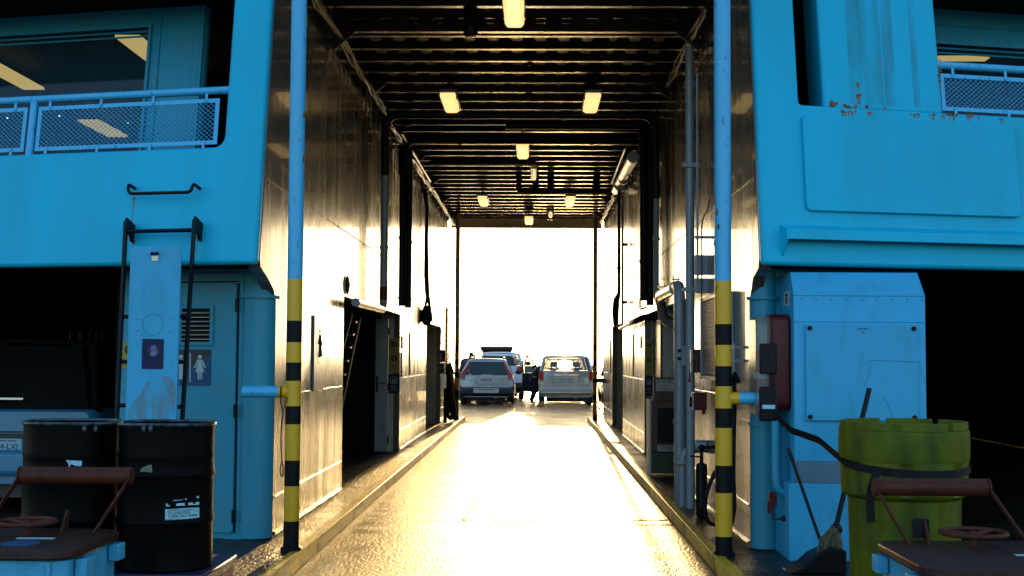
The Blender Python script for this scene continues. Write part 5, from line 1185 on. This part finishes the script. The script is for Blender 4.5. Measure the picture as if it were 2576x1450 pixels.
# ================================================================ CARS
m_tyre = M('tyre_rubber', (.02, .02, .02), .7); m_rimm = M('wheel_rim', (.35, .35, .36), .35, metal=.7)
m_tail = M('red_tail_lens', (.45, .02, .012), .15, spec=.6); m_plate = M('number_plate', (.45, .47, .46), .4)
m_clad = M('dark_cladding', (.02, .02, .024), .5); m_seat = M('car_seat', (.03, .03, .03), .8); m_chrome = M('chrome', (.6, .6, .6), .15, metal=1)
m_clens = M('clear_tail_lens', (.4, .3, .28), .2)
def car(name, label, cat, x, y, W, H, L, belt, roofw, ry0, ry1, paint, low, z_sill=.42, yaw=0, rear='wagon', tail=None, plate=None, plate_z=.95, mirrors=True, rails=False, extra=None, zb=.28, glass_top=None, z0=0.0):
    T = thing(name, label, cat, (x, y, z0)); w = W/2
    rot = Matrix.Rotation(yaw, 4, 'Z')
    def P(a, b, c): q = rot @ Vector((a, b, c)); return (x+q.x, y+q.y, z0+q.z)
    def mk(): m = MB(); m.T = P; return m
    zt = H-.05; wr = roofw/2
    # lower shell
    st = [(-.0, .90, .02), (.05, .965, .0), (.22, 1, 0), (L*.5, 1, 0), (L-.7, .97, .03), (L-.2, .86, .12), (L, .68, .22)]
    sec = [(.0, zb), (.86, zb), (.95, zb+.06), (1.0, .55), (1.0, belt*.72), (.965, belt-.05), (.93, belt), (0, belt+.005)]
    m = mk(); vs = []
    half = len(sec)
    for yy, sc, dr in st:
        ring = [(w*sc*a, yy, min(b, belt - dr*1.4) if b > .6 else b) for a, b in sec]
        vs += ring + [(-a, b, c) for a, b, c in ring[::-1][1:-1]]
    n = len(sec)*2-2; fs = [(i*n+j, i*n+(j+1) % n, (i+1)*n+(j+1) % n, (i+1)*n+j) for i in range(len(st)-1) for j in range(n)]
    fs += [list(range(n))[::-1], list(range((len(st)-1)*n, len(st)*n))]
    m.mi = 0; m.add(vs, fs)
    m.build('body', paint, T, sharp=40)
    if low:
        m = mk(); m.box(-w*1.012, w*1.012, .0, L*.95, zb-.02, low); m.build('lower_cladding', m_clad, T, bevel=.05)
    # roof
    m = mk(); vs = []
    for yy, k, dz_ in ((ry0, .93, -.03), (ry0+.12, .99, -.005), ((ry0+ry1)/2, 1, .0), (ry1-.2, .97, -.02), (ry1, .9, -.07)):
        for a, c in ((-1, -.09), (-.93, -.035), (-.6, -.008), (0, 0), (.6, -.008), (.93, -.035), (1, -.09)): vs.append((wr*a*k, yy, H+c+dz_))
    fs = [(i*7+j, i*7+j+1, i*7+8+j, i*7+7+j) for i in range(4) for j in range(6)]
    m.add(vs, fs); m.build('roof', paint, T, solid=.035)
    gt = glass_top or H-.13
    def pil(b0, b1, r, mat=paint):
        for sx in (-1, 1):
            m = mk(); m.tube([(sx*b0[0], b0[1], b0[2]), (sx*b1[0], b1[1], b1[2])], r, 8, caps=True); m.build('pillar', mat, T)
    yb0 = .06
    pil((w*.915, yb0+.05, belt-.02), (wr*.95, ry0+.06, H-.08), .06)
    pil((w*.92, L*.36, belt), (wr, L*.37, H-.10), .035, m_clad); pil((w*.92, L*.58, belt), (wr, L*.55, H-.10), .03, m_clad)
    pil((w*.88, L*.77, belt-.03), (wr*.92, ry1-.05, H-.12), .035)
    # rear window, sides, windscreen
    m = mk(); a, b = w*.865, wr*.87
    m.prism([(-a, belt+.01), (a, belt+.01), (b, gt), (-b, gt)], lambda u, z: (u, yb0-.035 + (ry0-yb0)*(z-belt)/(H-belt), z), lambda u, z: (u, yb0-.03 + (ry0-yb0)*(z-belt)/(H-belt), z)); m.build('rear_window', m_cglass, T)
    m = mk(); m.prism([(-b, gt+.002), (b, gt+.002), (b*.98, H-.06), (-b*.98, H-.06)], lambda u, z: (u, yb0-.035 + (ry0-yb0)*(z-belt)/(H-belt), z), lambda u, z: (u, yb0+.02 + (ry0-yb0)*(z-belt)/(H-belt), z)); m.build('tailgate_header', paint, T)
    for sx in (-1, 1):
        m = mk(); m.quad((sx*w*.915, .15, belt), (sx*w*.915, L*.76, belt), (sx*wr*.97, ry1-.1, H-.11), (sx*wr*.97, ry0+.15, H-.11)); m.build('side_window', m_cglass, T)
    m = mk(); m.quad((-w*.86, L*.77, belt-.02), (w*.86, L*.77, belt-.02), (wr*.88, ry1-.04, H-.12), (-wr*.88, ry1-.04, H-.12)); m.build('windscreen', m_cglass, T)
    for sx in (-1, 1):
        for yy in (L*.5, L*.28):
            m = mk(); m.box(sx*w*.42-.22, sx*w*.42+.22, yy, yy+.12, .5, belt+.08); m.box(sx*w*.42-.12, sx*w*.42+.12, yy+.01, yy+.1, belt+.12, belt+.30); m.build('seat', m_seat, T, bevel=.04)
    m = mk(); m.box(-w*.8, w*.8, L*.70, L*.76, belt-.2, belt-.02); m.build('dashboard', m_seat, T)
    m = mk(); m.box(-w+.30, w-.30, .25, L-.3, .12, zb+.1); m.build('underbody', m_clad, T)
    # wheels
    for yy in (.85, L-.85):
        for sx in (-1, 1):
            m = mk(); xx = sx*(w-.12)
            ax = (Vector((0,1,0)), Vector((0,0,1)), Vector((sx,0,0)))
            m.lathe([(.20, -.10), (.31, -.105), (.335, -.08), (.335, .08), (.31, .105), (.20, .10)], (xx, yy, .335), 28, ax); wh = m.build('wheel', m_tyre, T)
            m = mk(); m.lathe([(.05, .085), (.06, .10), (.195, .095), (.205, .08)], (xx, yy, .335), 20, ax); m.build('rim', m_rimm, wh)
    # bumper
    m = mk(); m.box(-w*.985, w*.985, -.10, .25, z_sill-.06, z_sill+.20); m.build('rear_bumper', m_clad if low else paint, T, bevel=.06)
    # tail lights
    if tail:
        for sx in (-1, 1):
            m = mk(); m.prism([(sx*u, z) for u, z in tail], lambda u, z: (u, -.028 + max(0, (ry0-yb0)*(z-belt)/(H-belt)) + .10*max(0, abs(u)/w-.9), z), lambda u, z: (u, .08 + max(0, (ry0-yb0)*(z-belt)/(H-belt)), z)); tl_ = m.build('tail_light', m_tail, T, bevel=.008)
            zz = min(z for u, z in tail); us = [abs(u) for u, z in tail if z < zz+.05]
            m = mk(); m.prism(frect(sx*min(us)+.01*sx, sx*max(us)-.01*sx, zz+.01, zz+.06), lambda u, z: (u, -.030+ .10*max(0, abs(u)/w-.9), z), lambda u, z: (u, .0, z)); m.build('reversing_lens', m_clens, tl_)
    if plate:
        m = mk(); m.prism(rrect(-.42, .42, plate_z-.12, plate_z+.12, .05), lambda u, z: (u, -.006, z), lambda u, z: (u, .04, z)); pr_ = m.build('plate_recess', paint, T, bevel=.01)
        m = mk(); m.box(-.155, .155, -.014, -.0065, plate_z-.085, plate_z+.075); pl_ = m.build('number_plate', m_plate, T, bevel=.003)
        text(plate, .115, P(0, -.0165, plate_z-.01), rot.to_3x3() @ Vector((1, 0, 0)), (0, 0, 1), m_navy, pl_)
    m = mk(); m.box(-.16, .16, -.012, -.002, plate_z+.16, plate_z+.185) ; m.build('tailgate_handle', m_chrome, T, bevel=.003)
    if mirrors:
        for sx in (-1, 1): m = mk(); m.ball((sx*(w+.14), L*.72, belt+.08), (.13, .06, .09), 10); m.build('wing_mirror', m_clad, T)
    if rails:
        for sx in (-1, 1): m = mk(); m.tube(bend([(sx*wr*.88, ry0+.2, H-.02), (sx*wr*.88, ry0+.3, H+.05), (sx*wr*.88, ry1-.5, H+.05), (sx*wr*.88, ry1-.4, H-.02)], .08), .018, 8); m.build('roof_rail', m_clad, T)
        m = mk(); 
        for yy in (ry0+.5, ry1-.8): m.tube([(-wr*1.1, yy, H+.085), (wr*1.1, yy, H+.085)], .014, 8)
        m.build('roof_bar', m_clad, T)
    m = mk(); m.tube([(.35*w, .0, zb-.02), (.35*w, .4, zb-.02)], .035, 10); m.build('exhaust', m_steel, T)
    return T, P, mk
YC_ = 46
silver = M('silver_beige_car_paint', (.46, .42, .38), .28, coat=.6); silver2 = M('silver_car_paint', (.40, .35, .29), .28, metal=.3, coat=.6); white = M('white_car_paint', (.62, .64, .66), .25, coat=.6)
darkp = M('dark_green_car_paint', (.02, .035, .025), .25, coat=.6); greyp = M('grey_blue_car_paint', (.04, .18, .30), .3, coat=.5)
cxv = (1224-1344)/F*YC_
T, P, mk = car('estate_car', 'silver estate car with dark lower body, tail lights rising up its rear pillars', 'car', cxv, YC_, 1.96, 1.66, 4.7, 1.07, 1.36, .55, 3.6, silver, .68,
    tail=[(.80, .90), (.965, .90), (.93, 1.10), (.78, 1.30), (.63, 1.56), (.58, 1.56), (.68, 1.30), (.78, 1.08)], plate='ER8-02R', plate_z=.90, rails=True, glass_top=1.55)
m = mk(); m.prism(rrect(-.46, .46, .43, .60, .02), lambda u, z: (u, -.125, z), lambda u, z: (u, -.09, z)); b_ = m.build('bumper_plate', silver, T, bevel=.006)
m = mk(); m.box(-.30, .30, -.130, -.126, .535, .56); m.build('bumper_slot', m_ink, b_)
text('CROSS COUNTRY', .075, P(0, -.012, .735), (1, 0, 0), (0, 0, 1), m_steel, T, sx=1.2)
text('VOLVO', .05, P(-.60, -.012, .88), (1, 0, 0), (0, 0, 1), m_chrome, T); text('XC70', .05, P(.62, -.012, .88), (1, 0, 0), (0, 0, 1), m_chrome, T)
cxm = (1424.5-1344)/F*YC_
T, P, mk = car('minivan', 'grey minivan seen from behind with its left front door swung open', 'minivan', cxm, YC_, 1.99, 1.80, 5.1, 1.25, 1.62, .22, 4.0, silver2, None, z_sill=.46,
    tail=[(.83, .84), (.985, .86), (.985, 1.22), (.83, 1.22)], plate='J49-FRP', plate_z=.93, glass_top=1.69)
m = mk(); m.prism(rrect(-.44, .44, 1.055, 1.13, .02), lambda u, z: (u, -.014, z), lambda u, z: (u, -.003, z)); bb = m.build('tailgate_trim', m_chrome, T, bevel=.004)
text('D  O  D  G  E', .055, P(0, -.016, 1.092), (1, 0, 0), (0, 0, 1), m_clad, bb)
text('GRAND CARAVAN', .035, P(-.58, -.012, .87), (1, 0, 0), (0, 0, 1), m_chrome, T)
m = mk(); m.prism(rrect(-.86, .86, .60, .80, .08), lambda u, z: (u, -.012, z), lambda u, z: (u, .01, z)); m.build('tailgate_step', silver2, T, bevel=.01)
m = mk(); m.box(-.9, .9, -.135, -.1, .44, .47); m.build('bumper_trim', m_chrome, T, bevel=.004)
for sx in (-1, 1): m = mk(); m.tube(bend([(sx*.70, .5, 1.79), (sx*.70, .6, 1.85), (sx*.70, 3.2, 1.85), (sx*.70, 3.3, 1.78)], .06), .018, 8); m.build('roof_rail', silver2, T)
# open front door, hinged on the left side
def D(u, v, n=0):   # u from hinge outwards, v height
    return (-.97 - u*.93 + n*.37, 3.55 - u*.37 - n*.93, v)
m = mk(); m.prism([(0, .40), (.10, .36), (.95, .42), (1.0, .8), (.98, 1.12), (0, 1.15)], lambda u, z: D(u*.72, z, 0), lambda u, z: D(u*.72, z, .09)); dr = m.build('front_door', m_clad, T, bevel=.02)
m = mk(); m.tube([D(.0, 1.15), D(.06, 1.3), D(.30, 1.66), D(.45, 1.74), D(.62, 1.74), D(.70, 1.5), D(.705, 1.12)], .028, 8); m.build('window_frame', m_clad, dr)
m = mk(); m.add([D(.02, 1.15, .04), D(.70, 1.13, .04), D(.69, 1.5, .04), D(.60, 1.72, .04), D(.44, 1.72, .04), D(.30, 1.64, .04), D(.07, 1.32, .04)], [tuple(range(7))]); m.build('pane', m_cglass, dr)
m = mk(); m.prism(frect(.12, .6, .98, 1.04), lambda u, z: D(u, z, -.03), lambda u, z: D(u, z, -.001)); m.build('armrest', silver, dr, bevel=.01)
YS = 52
T, P, mk = car('suv', 'white SUV parked beyond the silver estate car, its side door open', 'car', (1259.5-1344)/F*YS, YS, 1.92, 1.93, 4.8, 1.38, 1.50, .45, 3.7, white, .60, z_sill=.5,
    tail=[(.62, 1.10), (.94, 1.12), (.94, 1.34), (.70, 1.36)], plate=None, rails=False, glass_top=1.78)
def D2_(u, v, n=0): return (.95 + u*.80 + n*.6, 2.9 - u*.6 + n*.8, v)
m = mk(); m.prism([(0, .5), (.75, .5), (.8, 1.36), (0, 1.36)], lambda u, z: D2_(u, z, 0), lambda u, z: D2_(u, z, .08)); dr = m.build('side_door', white, T, bevel=.02)
m = mk(); m.tube([D2_(0, 1.36), D2_(.12, 1.78), D2_(.6, 1.85), D2_(.8, 1.36)], .03, 8); m.build('window_frame', m_clad, dr)
YT = 58
T, P, mk = car('hatchback', 'car farthest away with its dark tailgate raised above the white SUV', 'car', (1250-1344)/F*YT, YT, 1.8, 1.85, 4.4, 1.1, 1.3, .4, 3.3, darkp, None)
m = mk(); m.prism([(-.64, 0), (.64, 0), (.75, 1), (-.75, 1)], lambda u, t: (u, .3-t*1.0, 1.93+.30*t), lambda u, t: (u, .3-t*1.0, 1.88+.22*t)); m.build('raised_tailgate', m_clad, T, bevel=.03)
T, P, mk = car('dark_car', 'dark car glimpsed between the far right pole and the right wall', 'car', 3.55, 49, 1.85, 1.65, 4.6, 1.0, 1.35, .5, 3.4, darkp, None)
T, P, mk = car('green_car', 'dark green car glimpsed between the left wall and the far left pole', 'car', -4.15, 50, 1.85, 1.62, 4.6, 1.0, 1.35, .5, 3.4, darkp, None)
# car in the left bay
xp = at(53, 1120, Y=12.6).x - .155
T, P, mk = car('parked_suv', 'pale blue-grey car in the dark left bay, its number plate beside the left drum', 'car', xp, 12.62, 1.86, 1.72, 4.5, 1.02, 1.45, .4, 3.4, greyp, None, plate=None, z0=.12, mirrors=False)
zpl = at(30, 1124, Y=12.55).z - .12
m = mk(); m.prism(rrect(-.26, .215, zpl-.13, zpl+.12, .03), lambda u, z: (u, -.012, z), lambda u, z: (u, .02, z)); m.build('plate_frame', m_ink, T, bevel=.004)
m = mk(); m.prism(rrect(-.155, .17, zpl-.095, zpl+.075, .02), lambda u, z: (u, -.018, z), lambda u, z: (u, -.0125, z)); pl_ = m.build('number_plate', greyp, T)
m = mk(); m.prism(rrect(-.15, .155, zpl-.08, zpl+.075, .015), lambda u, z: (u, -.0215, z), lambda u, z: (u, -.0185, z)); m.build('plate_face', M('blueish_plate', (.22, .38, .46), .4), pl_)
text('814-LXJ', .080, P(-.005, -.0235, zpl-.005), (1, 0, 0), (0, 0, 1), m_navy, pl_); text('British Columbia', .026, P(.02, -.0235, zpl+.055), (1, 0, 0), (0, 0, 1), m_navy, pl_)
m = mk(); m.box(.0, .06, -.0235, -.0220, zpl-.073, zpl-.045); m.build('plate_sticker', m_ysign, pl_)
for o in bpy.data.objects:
    if o.parent == T and o.name.split('.')[0] in ('roof', 'pillar', 'tailgate_header', 'rear_window', 'windscreen', 'side_window', 'seat'): o.data.materials[0] = m_void  # car's upper parts blackened: the bay's shade is put into their colour
m = mk(); m.box(-.8, .8, -.04, .0, zpl+.135, zpl+.15); m.build('tailgate_seam', m_ink, T)
# added strips standing in for reflected glints in the dark left bay
m_glint = M('brassy_glint', (.16, .10, .04), .25, metal=.9)
g0 = None
for px, y0, y1 in ((257, 836, 920), (242, 836, 920), (226, 836, 920), (203, 845, 922), (198, 847, 922), (176, 845, 920)):
    A = at(px, y0, Y=17.5)
    if g0 is None:
        g0 = MB().tube([A, at(px, y1, X=A.x*1.0) if 0 else Vector((A.x, 17.5, at(px, y1, Y=17.5).z))], .012, 8).build('glint_strip', m_glint); tag(g0, 'thin brassy upright strips standing in for reflected glints in the dark left bay', 'strip', 'stand-in glint strips in the left bay'); xa0 = A.x
    else:
        c = g0.copy(); C.objects.link(c); c.location.x += A.x - xa0
# ================================================================ WHEEL CHOCKS
for px, py, Y, lab in ((1276, 1013, 44.2, 'orange wheel chock behind the right rear wheel of the silver estate car'), (1360, 1015, 44.6, 'orange wheel chock behind the left rear wheel of the grey minivan')):
    q = at(px, py, Y=Y); T = MB(); T.prism([(-.14, 0), (.14, 0), (.14, .10), (.08, .17), (.02, .17)], lambda a, z: (q.x+a*1.1, Y, z+.002), lambda a, z: (q.x+a*1.1, Y+.2, z+.002))
    o = T.build('wheel_chock', M('orange_rubber', (.5, .16, .04), .6), bevel=.01); tag(o, lab, 'wheel chock', 'orange wheel chocks')
# ================================================================ PEOPLE
m_skin = M('skin', (.38, .20, .13), .55); m_hair = M('dark_hair', (.02, .015, .012), .7); m_shirt = M('black_cloth', (.018, .018, .022), .8); m_trou = M('dark_trousers', (.03, .035, .05), .8); m_grey = M('grey_cloth', (.08, .08, .09), .8)
def skinned(name, verts, edges, radii, mat, parent, root=0, lv=2):
    me = bpy.data.meshes.new(name); me.from_pydata([tuple(q) for q in verts], edges, []); me.materials.append(mat)
    o = bpy.data.objects.new(name, me); C.objects.link(o)
    sk = o.modifiers.new('skin', 'SKIN'); sk.use_smooth_shade = True
    o.modifiers.new('sub', 'SUBSURF').render_levels = lv
    if not me.skin_vertices: 
        bpy.context.view_layer.objects.active = o
    L_ = me.skin_vertices[0].data if me.skin_vertices else None
    if L_:
        for i, r in enumerate(radii): L_[i].radius = (r, r) if not isinstance(r, tuple) else r
        L_[root].use_root = True
    par(o, parent); return o
def person(label, x, y, h, J, shirt, trou, capm=None, yaw=0, group=None):
    """J: joints in units of h, local frame: x right, y towards facing, z up"""
    T = thing('person', label, 'person', (x, y, 0), group); rot = Matrix.Rotation(yaw, 4, 'Z')
    def W(p_): q = rot @ (Vector(p_)*h); return Vector((x+q.x, y+q.y, q.z))
    names = list(J); V = [W(J[k]) for k in names]; ix = {k: i for i, k in enumerate(names)}
    E = [('pelvis','waist'),('waist','chest'),('chest','neck'),('neck','head0'),('head0','head1'),('chest','shL'),('shL','elL'),('elL','wrL'),('chest','shR'),('shR','elR'),('elR','wrR'),('pelvis','hpL'),('hpL','knL'),('knL','anL'),('anL','toL'),('pelvis','hpR'),('hpR','knR'),('knR','anR'),('anR','toR')]
    rad = dict(pelvis=.075, waist=.07, chest=.08, neck=.032, head0=.048, head1=.05, shL=.036, shR=.036, elL=.026, elR=.026, wrL=.017, wrR=.017, hpL=.055, hpR=.055, knL=.036, knR=.036, anL=.022, anR=.022, toL=.02, toR=.02)
    V2 = list(V); rr = [rad[k]*h for k in names]; E2 = [(ix[a], ix[b]) for a, b in E]
    for s_ in ('L', 'R'):     # palm, four fingers and thumb
        wv = V[ix['wr'+s_]]; d_ = (wv - V[ix['el'+s_]]).normalized(); sd_ = d_.cross(Vector((0, 1, 0.2))).normalized()
        V2.append(wv + d_*.045*h); pi_ = len(V2)-1; rr.append(.016*h); E2.append((ix['wr'+s_], pi_))
        for k in range(4):
            o_ = (k-1.5)*.011*h; V2.append(V2[pi_] + d_*.02*h + sd_*o_); a_i = len(V2)-1; rr.append(.0052*h); E2.append((pi_, a_i))
            V2.append(V2[a_i] + d_*(.026, .032, .030, .022)[k]*h + Vector((0, .01*h, 0))); rr.append(.0045*h); E2.append((a_i, a_i+1))
        V2.append(wv + d_*.022*h + sd_*.026*h); rr.append(.0058*h); E2.append((ix['wr'+s_], len(V2)-1)); V2.append(V2[-1] + d_*.024*h + sd_*.006*h); rr.append(.005*h); E2.append((len(V2)-2, len(V2)-1))
    body = skinned('body', V2, E2, rr, m_skin, T, ix['pelvis'])
    hd = (V[ix['head0']]+V[ix['head1']])/2; fw = (rot @ Vector((0, 1, 0))); rt = (rot @ Vector((1, 0, 0)))
    hh = h*.065
    m = MB(); m.ball(hd, (hh*.62, hh*.75, hh*.98), 12); m.ball(hd+fw*hh*.8-Vector((0,0,hh*.1)), hh*.16, 6)
    for s_ in (-1, 1): m.ball(hd+rt*s_*hh*.66, (hh*.12, hh*.18, hh*.25), 6)
    m.build('head', m_skin, T)
    m = MB()
    for s_ in (-1, 1): m.ball(hd+fw*hh*.68+rt*s_*hh*.25+Vector((0,0,hh*.08)), hh*.09, 6)
    m.ball(hd+fw*hh*.7-Vector((0,0,hh*.42)), (hh*.22, hh*.08, hh*.05), 6); m.build('eyes_and_mouth', m_hair, T)
    m = MB(); m.ball(hd+Vector((0, 0, hh*.22))-fw*hh*.12, (hh*.70, hh*.78, hh*.86), 12)
    if capm: m.lathe([(hh*.95, 0), (hh*.95, hh*.08), (hh*.3, hh*.12)], hd+fw*hh*.45+Vector((0, 0, hh*.35)), 16)
    m.build('cap' if capm else 'hair', m_hair, T)
    def cloth(nm, ks, es, mat, k):
        skinned(nm, [V[ix[q]] for q in ks], [(ks.index(a), ks.index(b)) for a, b in es], [rad[q]*h*k + .006*h for q in ks], mat, T)
    cloth('shirt', ['pelvis', 'waist', 'chest', 'neck', 'shL', 'elL', 'shR', 'elR'], [('pelvis','waist'),('waist','chest'),('chest','neck'),('chest','shL'),('shL','elL'),('chest','shR'),('shR','elR')], shirt, 1.12)
    cloth('trousers', ['pelvis', 'hpL', 'knL', 'anL', 'hpR', 'knR', 'anR'], [('pelvis','hpL'),('hpL','knL'),('knL','anL'),('pelvis','hpR'),('hpR','knR'),('knR','anR')], trou, 1.12)
    return T
ST = dict(pelvis=(0,0,.53), waist=(0,.01,.62), chest=(0,.03,.74), neck=(0,.05,.84), head0=(0,.06,.885), head1=(0,.075,.95), shL=(-.115,.03,.80), elL=(-.15,.04,.64), wrL=(-.13,.12,.52), shR=(.115,.03,.80), elR=(.15,.05,.64), wrR=(.12,.13,.53),
          hpL=(-.055,0,.50), knL=(-.06,.02,.28), anL=(-.065,0,.045), toL=(-.07,.09,.02), hpR=(.055,0,.50), knR=(.06,.02,.28), anR=(.065,0,.045), toR=(.07,.09,.02))
LEAN = dict(ST); LEAN.update(chest=(.04,.10,.73), neck=(.06,.15,.82), head0=(.07,.18,.86), head1=(.08,.21,.92), waist=(.01,.04,.62), shL=(-.07,.11,.79), shR=(.15,.11,.78), elL=(-.10,.20,.66), elR=(.19,.22,.66), wrL=(-.03,.30,.64), wrR=(.13,.31,.64))
person('person in black shirt and cap leaning forward, left of the silver estate car', (1161-1344)/F*48.6, 48.8, 2.0, LEAN, m_shirt, m_trou, True, R(-40))
person('second person behind the one in a black cap, only head and shoulders showing', (1193-1344)/F*51, 51.2, 1.86, ST, m_grey, m_trou, None, R(20))
WK = dict(ST); WK.update(knL=(-.06,.07,.29), anL=(-.07,-.02,.06), toL=(-.07,.06,.02), knR=(.05,-.02,.27), anR=(.05,-.09,.05), toR=(.06,-.02,.02), chest=(0,.10,.72), neck=(0,.16,.80), head0=(0,.2,.84), head1=(0,.23,.90), shL=(-.11,.11,.77), shR=(.11,.11,.77), elL=(-.13,.2,.66), elR=(.13,.2,.66), wrL=(-.1,.32,.66), wrR=(.1,.32,.66))
person('person in dark clothes reaching into the minivan beside its open door', (1343-1344)/F*47.5, 47.6, 1.72, WK, m_shirt, m_shirt, None, R(-75))
# ================================================================ BICYCLE
Yk = 37.6; xk = (1533-1344)/F*Yk
T = thing('bicycle', 'dark bicycle leaning at the far end of the right wall, behind the right pole', 'bicycle', (xk+.5, Yk, 0))
for X in (xk, xk+1.03):
    m = MB(); m.tube([(X+.325*math.cos(t), Yk, .345+.325*math.sin(t)) for t in [i*math.pi/20 for i in range(40)]], .02, 8, closed=True); wh = m.build('wheel', m_tyre, T)
    m = MB()
    for i in range(14): t = i*math.pi/7+.1; m.tube([(X, Yk+.02*(-1)**i, .345), (X+.31*math.cos(t), Yk, .345+.31*math.sin(t))], .0025, 4, caps=False)
    m.tube([(X, Yk-.05, .345), (X, Yk+.05, .345)], .02, 8); m.build('spokes', m_steel, wh)
m = MB(); A, B, Cp, D_, E_ = (xk, Yk, .345), (xk+.42, Yk, .30), (xk+.20, Yk, .80), (xk+.84, Yk, .78), (xk+1.03, Yk, .345)
for a, b in ((A, Cp), (Cp, (xk+.30, Yk, .80)), (Cp, B), (A, B), (Cp, D_), (B, D_), (D_, E_)): m.tube([a, b], .018, 8)
m.tube([(xk+.18, Yk, .80), (xk+.15, Yk, .95)], .015, 8); m.build('frame', m_clad, T)
m = MB(); m.ball((xk+.14, Yk, .97), (.13, .07, .035), 10); m.build('saddle', m_dark, T)
m = MB(); m.tube([D_, (xk+.80, Yk, .98)], .014, 8); m.tube([(xk+.78, Yk-.28, 1.0), (xk+.80, Yk, .98), (xk+.78, Yk+.28, 1.0)], .014, 8); m.build('handlebar', m_clad, T)
m = MB(); m.box(xk-.18, xk+.22, Yk-.16, Yk-.04, .42, .74); m.build('pannier_bag', m_dark, T, bevel=.04)
# ================================================================ LOUNGE LAMPS
def strip(label, x, y0, y1, z, w_, grp):
    T = MB(); T.box(x-w_/2, x+w_/2, y0, y1, z, z+.03); o = T.build('strip_lamp', m_lamp, bevel=.006); tag(o, label, 'strip lamp', grp)
a = at(320, 95, Z=4.9); strip('brightest yellow strip lamp behind the left lounge window, top right corner', a.x, a.y, a.y+2.5, 4.9, .26, 'strip lamps in the lounge')
a = at(8, 185, Z=4.9); strip('yellow strip lamp behind the left lounge window at the frame edge', a.x, a.y-.6, a.y+.9, 4.9, .26, 'strip lamps in the lounge')
a = at(222, 306, Z=4.9); strip('small pale glowing strip standing in for a lamp reflection, seen through the left railing mesh', a.x, a.y, a.y+1.25, 4.9, .30, 'strip lamps in the lounge')  # added glowing strip in place of a reflection on the glass
a = at(2425, 147, Z=4.9); strip('thin dim strip lamp behind the right lounge window', a.x, a.y, a.y+.15, 4.9, .55, 'strip lamps in the lounge')
dots = [(89,237),(202,232),(320,228),(434,223),(550,221),(165,283),(385,275),(498,273),(275,280),(307,368),(512,362),(350,324),(471,320),(560,316),(240,174),(363,171),(116,179),(492,474),(262,567),(28,455),(228,447)]
dd = None  # added glowing points stand in for lamps reflected in the window glass
for x, y in dots:
    px, py = x*2.3391/2.3391*v*2.3391/2.3391, y*v
    px = x*v*1.0
    # coordinates above are source pixels / 1.0 (x) and / 1.0 (y)
    q = at(px*1.0, py, Y=15.5 + (y-160)*.008)
    if dd is None: dd = MB().ball((0, 0, 0), .010, 6).build('lamp_reflection', m_dot); dd.location = q; tag(dd, 'tiny white glowing point standing in for a lamp reflected in the left lounge window', 'lamp_reflection', 'tiny lamp reflections in the lounge glass')
    else: c = dd.copy(); C.objects.link(c); c.location = q
for x, y in ((3928, 243), (4047, 249), (3812, 241), (3851, 291), (3966, 297), (4000, 190)):
    c = dd.copy(); C.objects.link(c); c.location = at(x*v, y*v, Y=15.5); c['label'] = 'tiny white glowing point standing in for a lamp reflected in the right lounge window'; c['group'] = 'tiny lamp reflections in the right lounge glass'
bpy.context.view_layer.update()
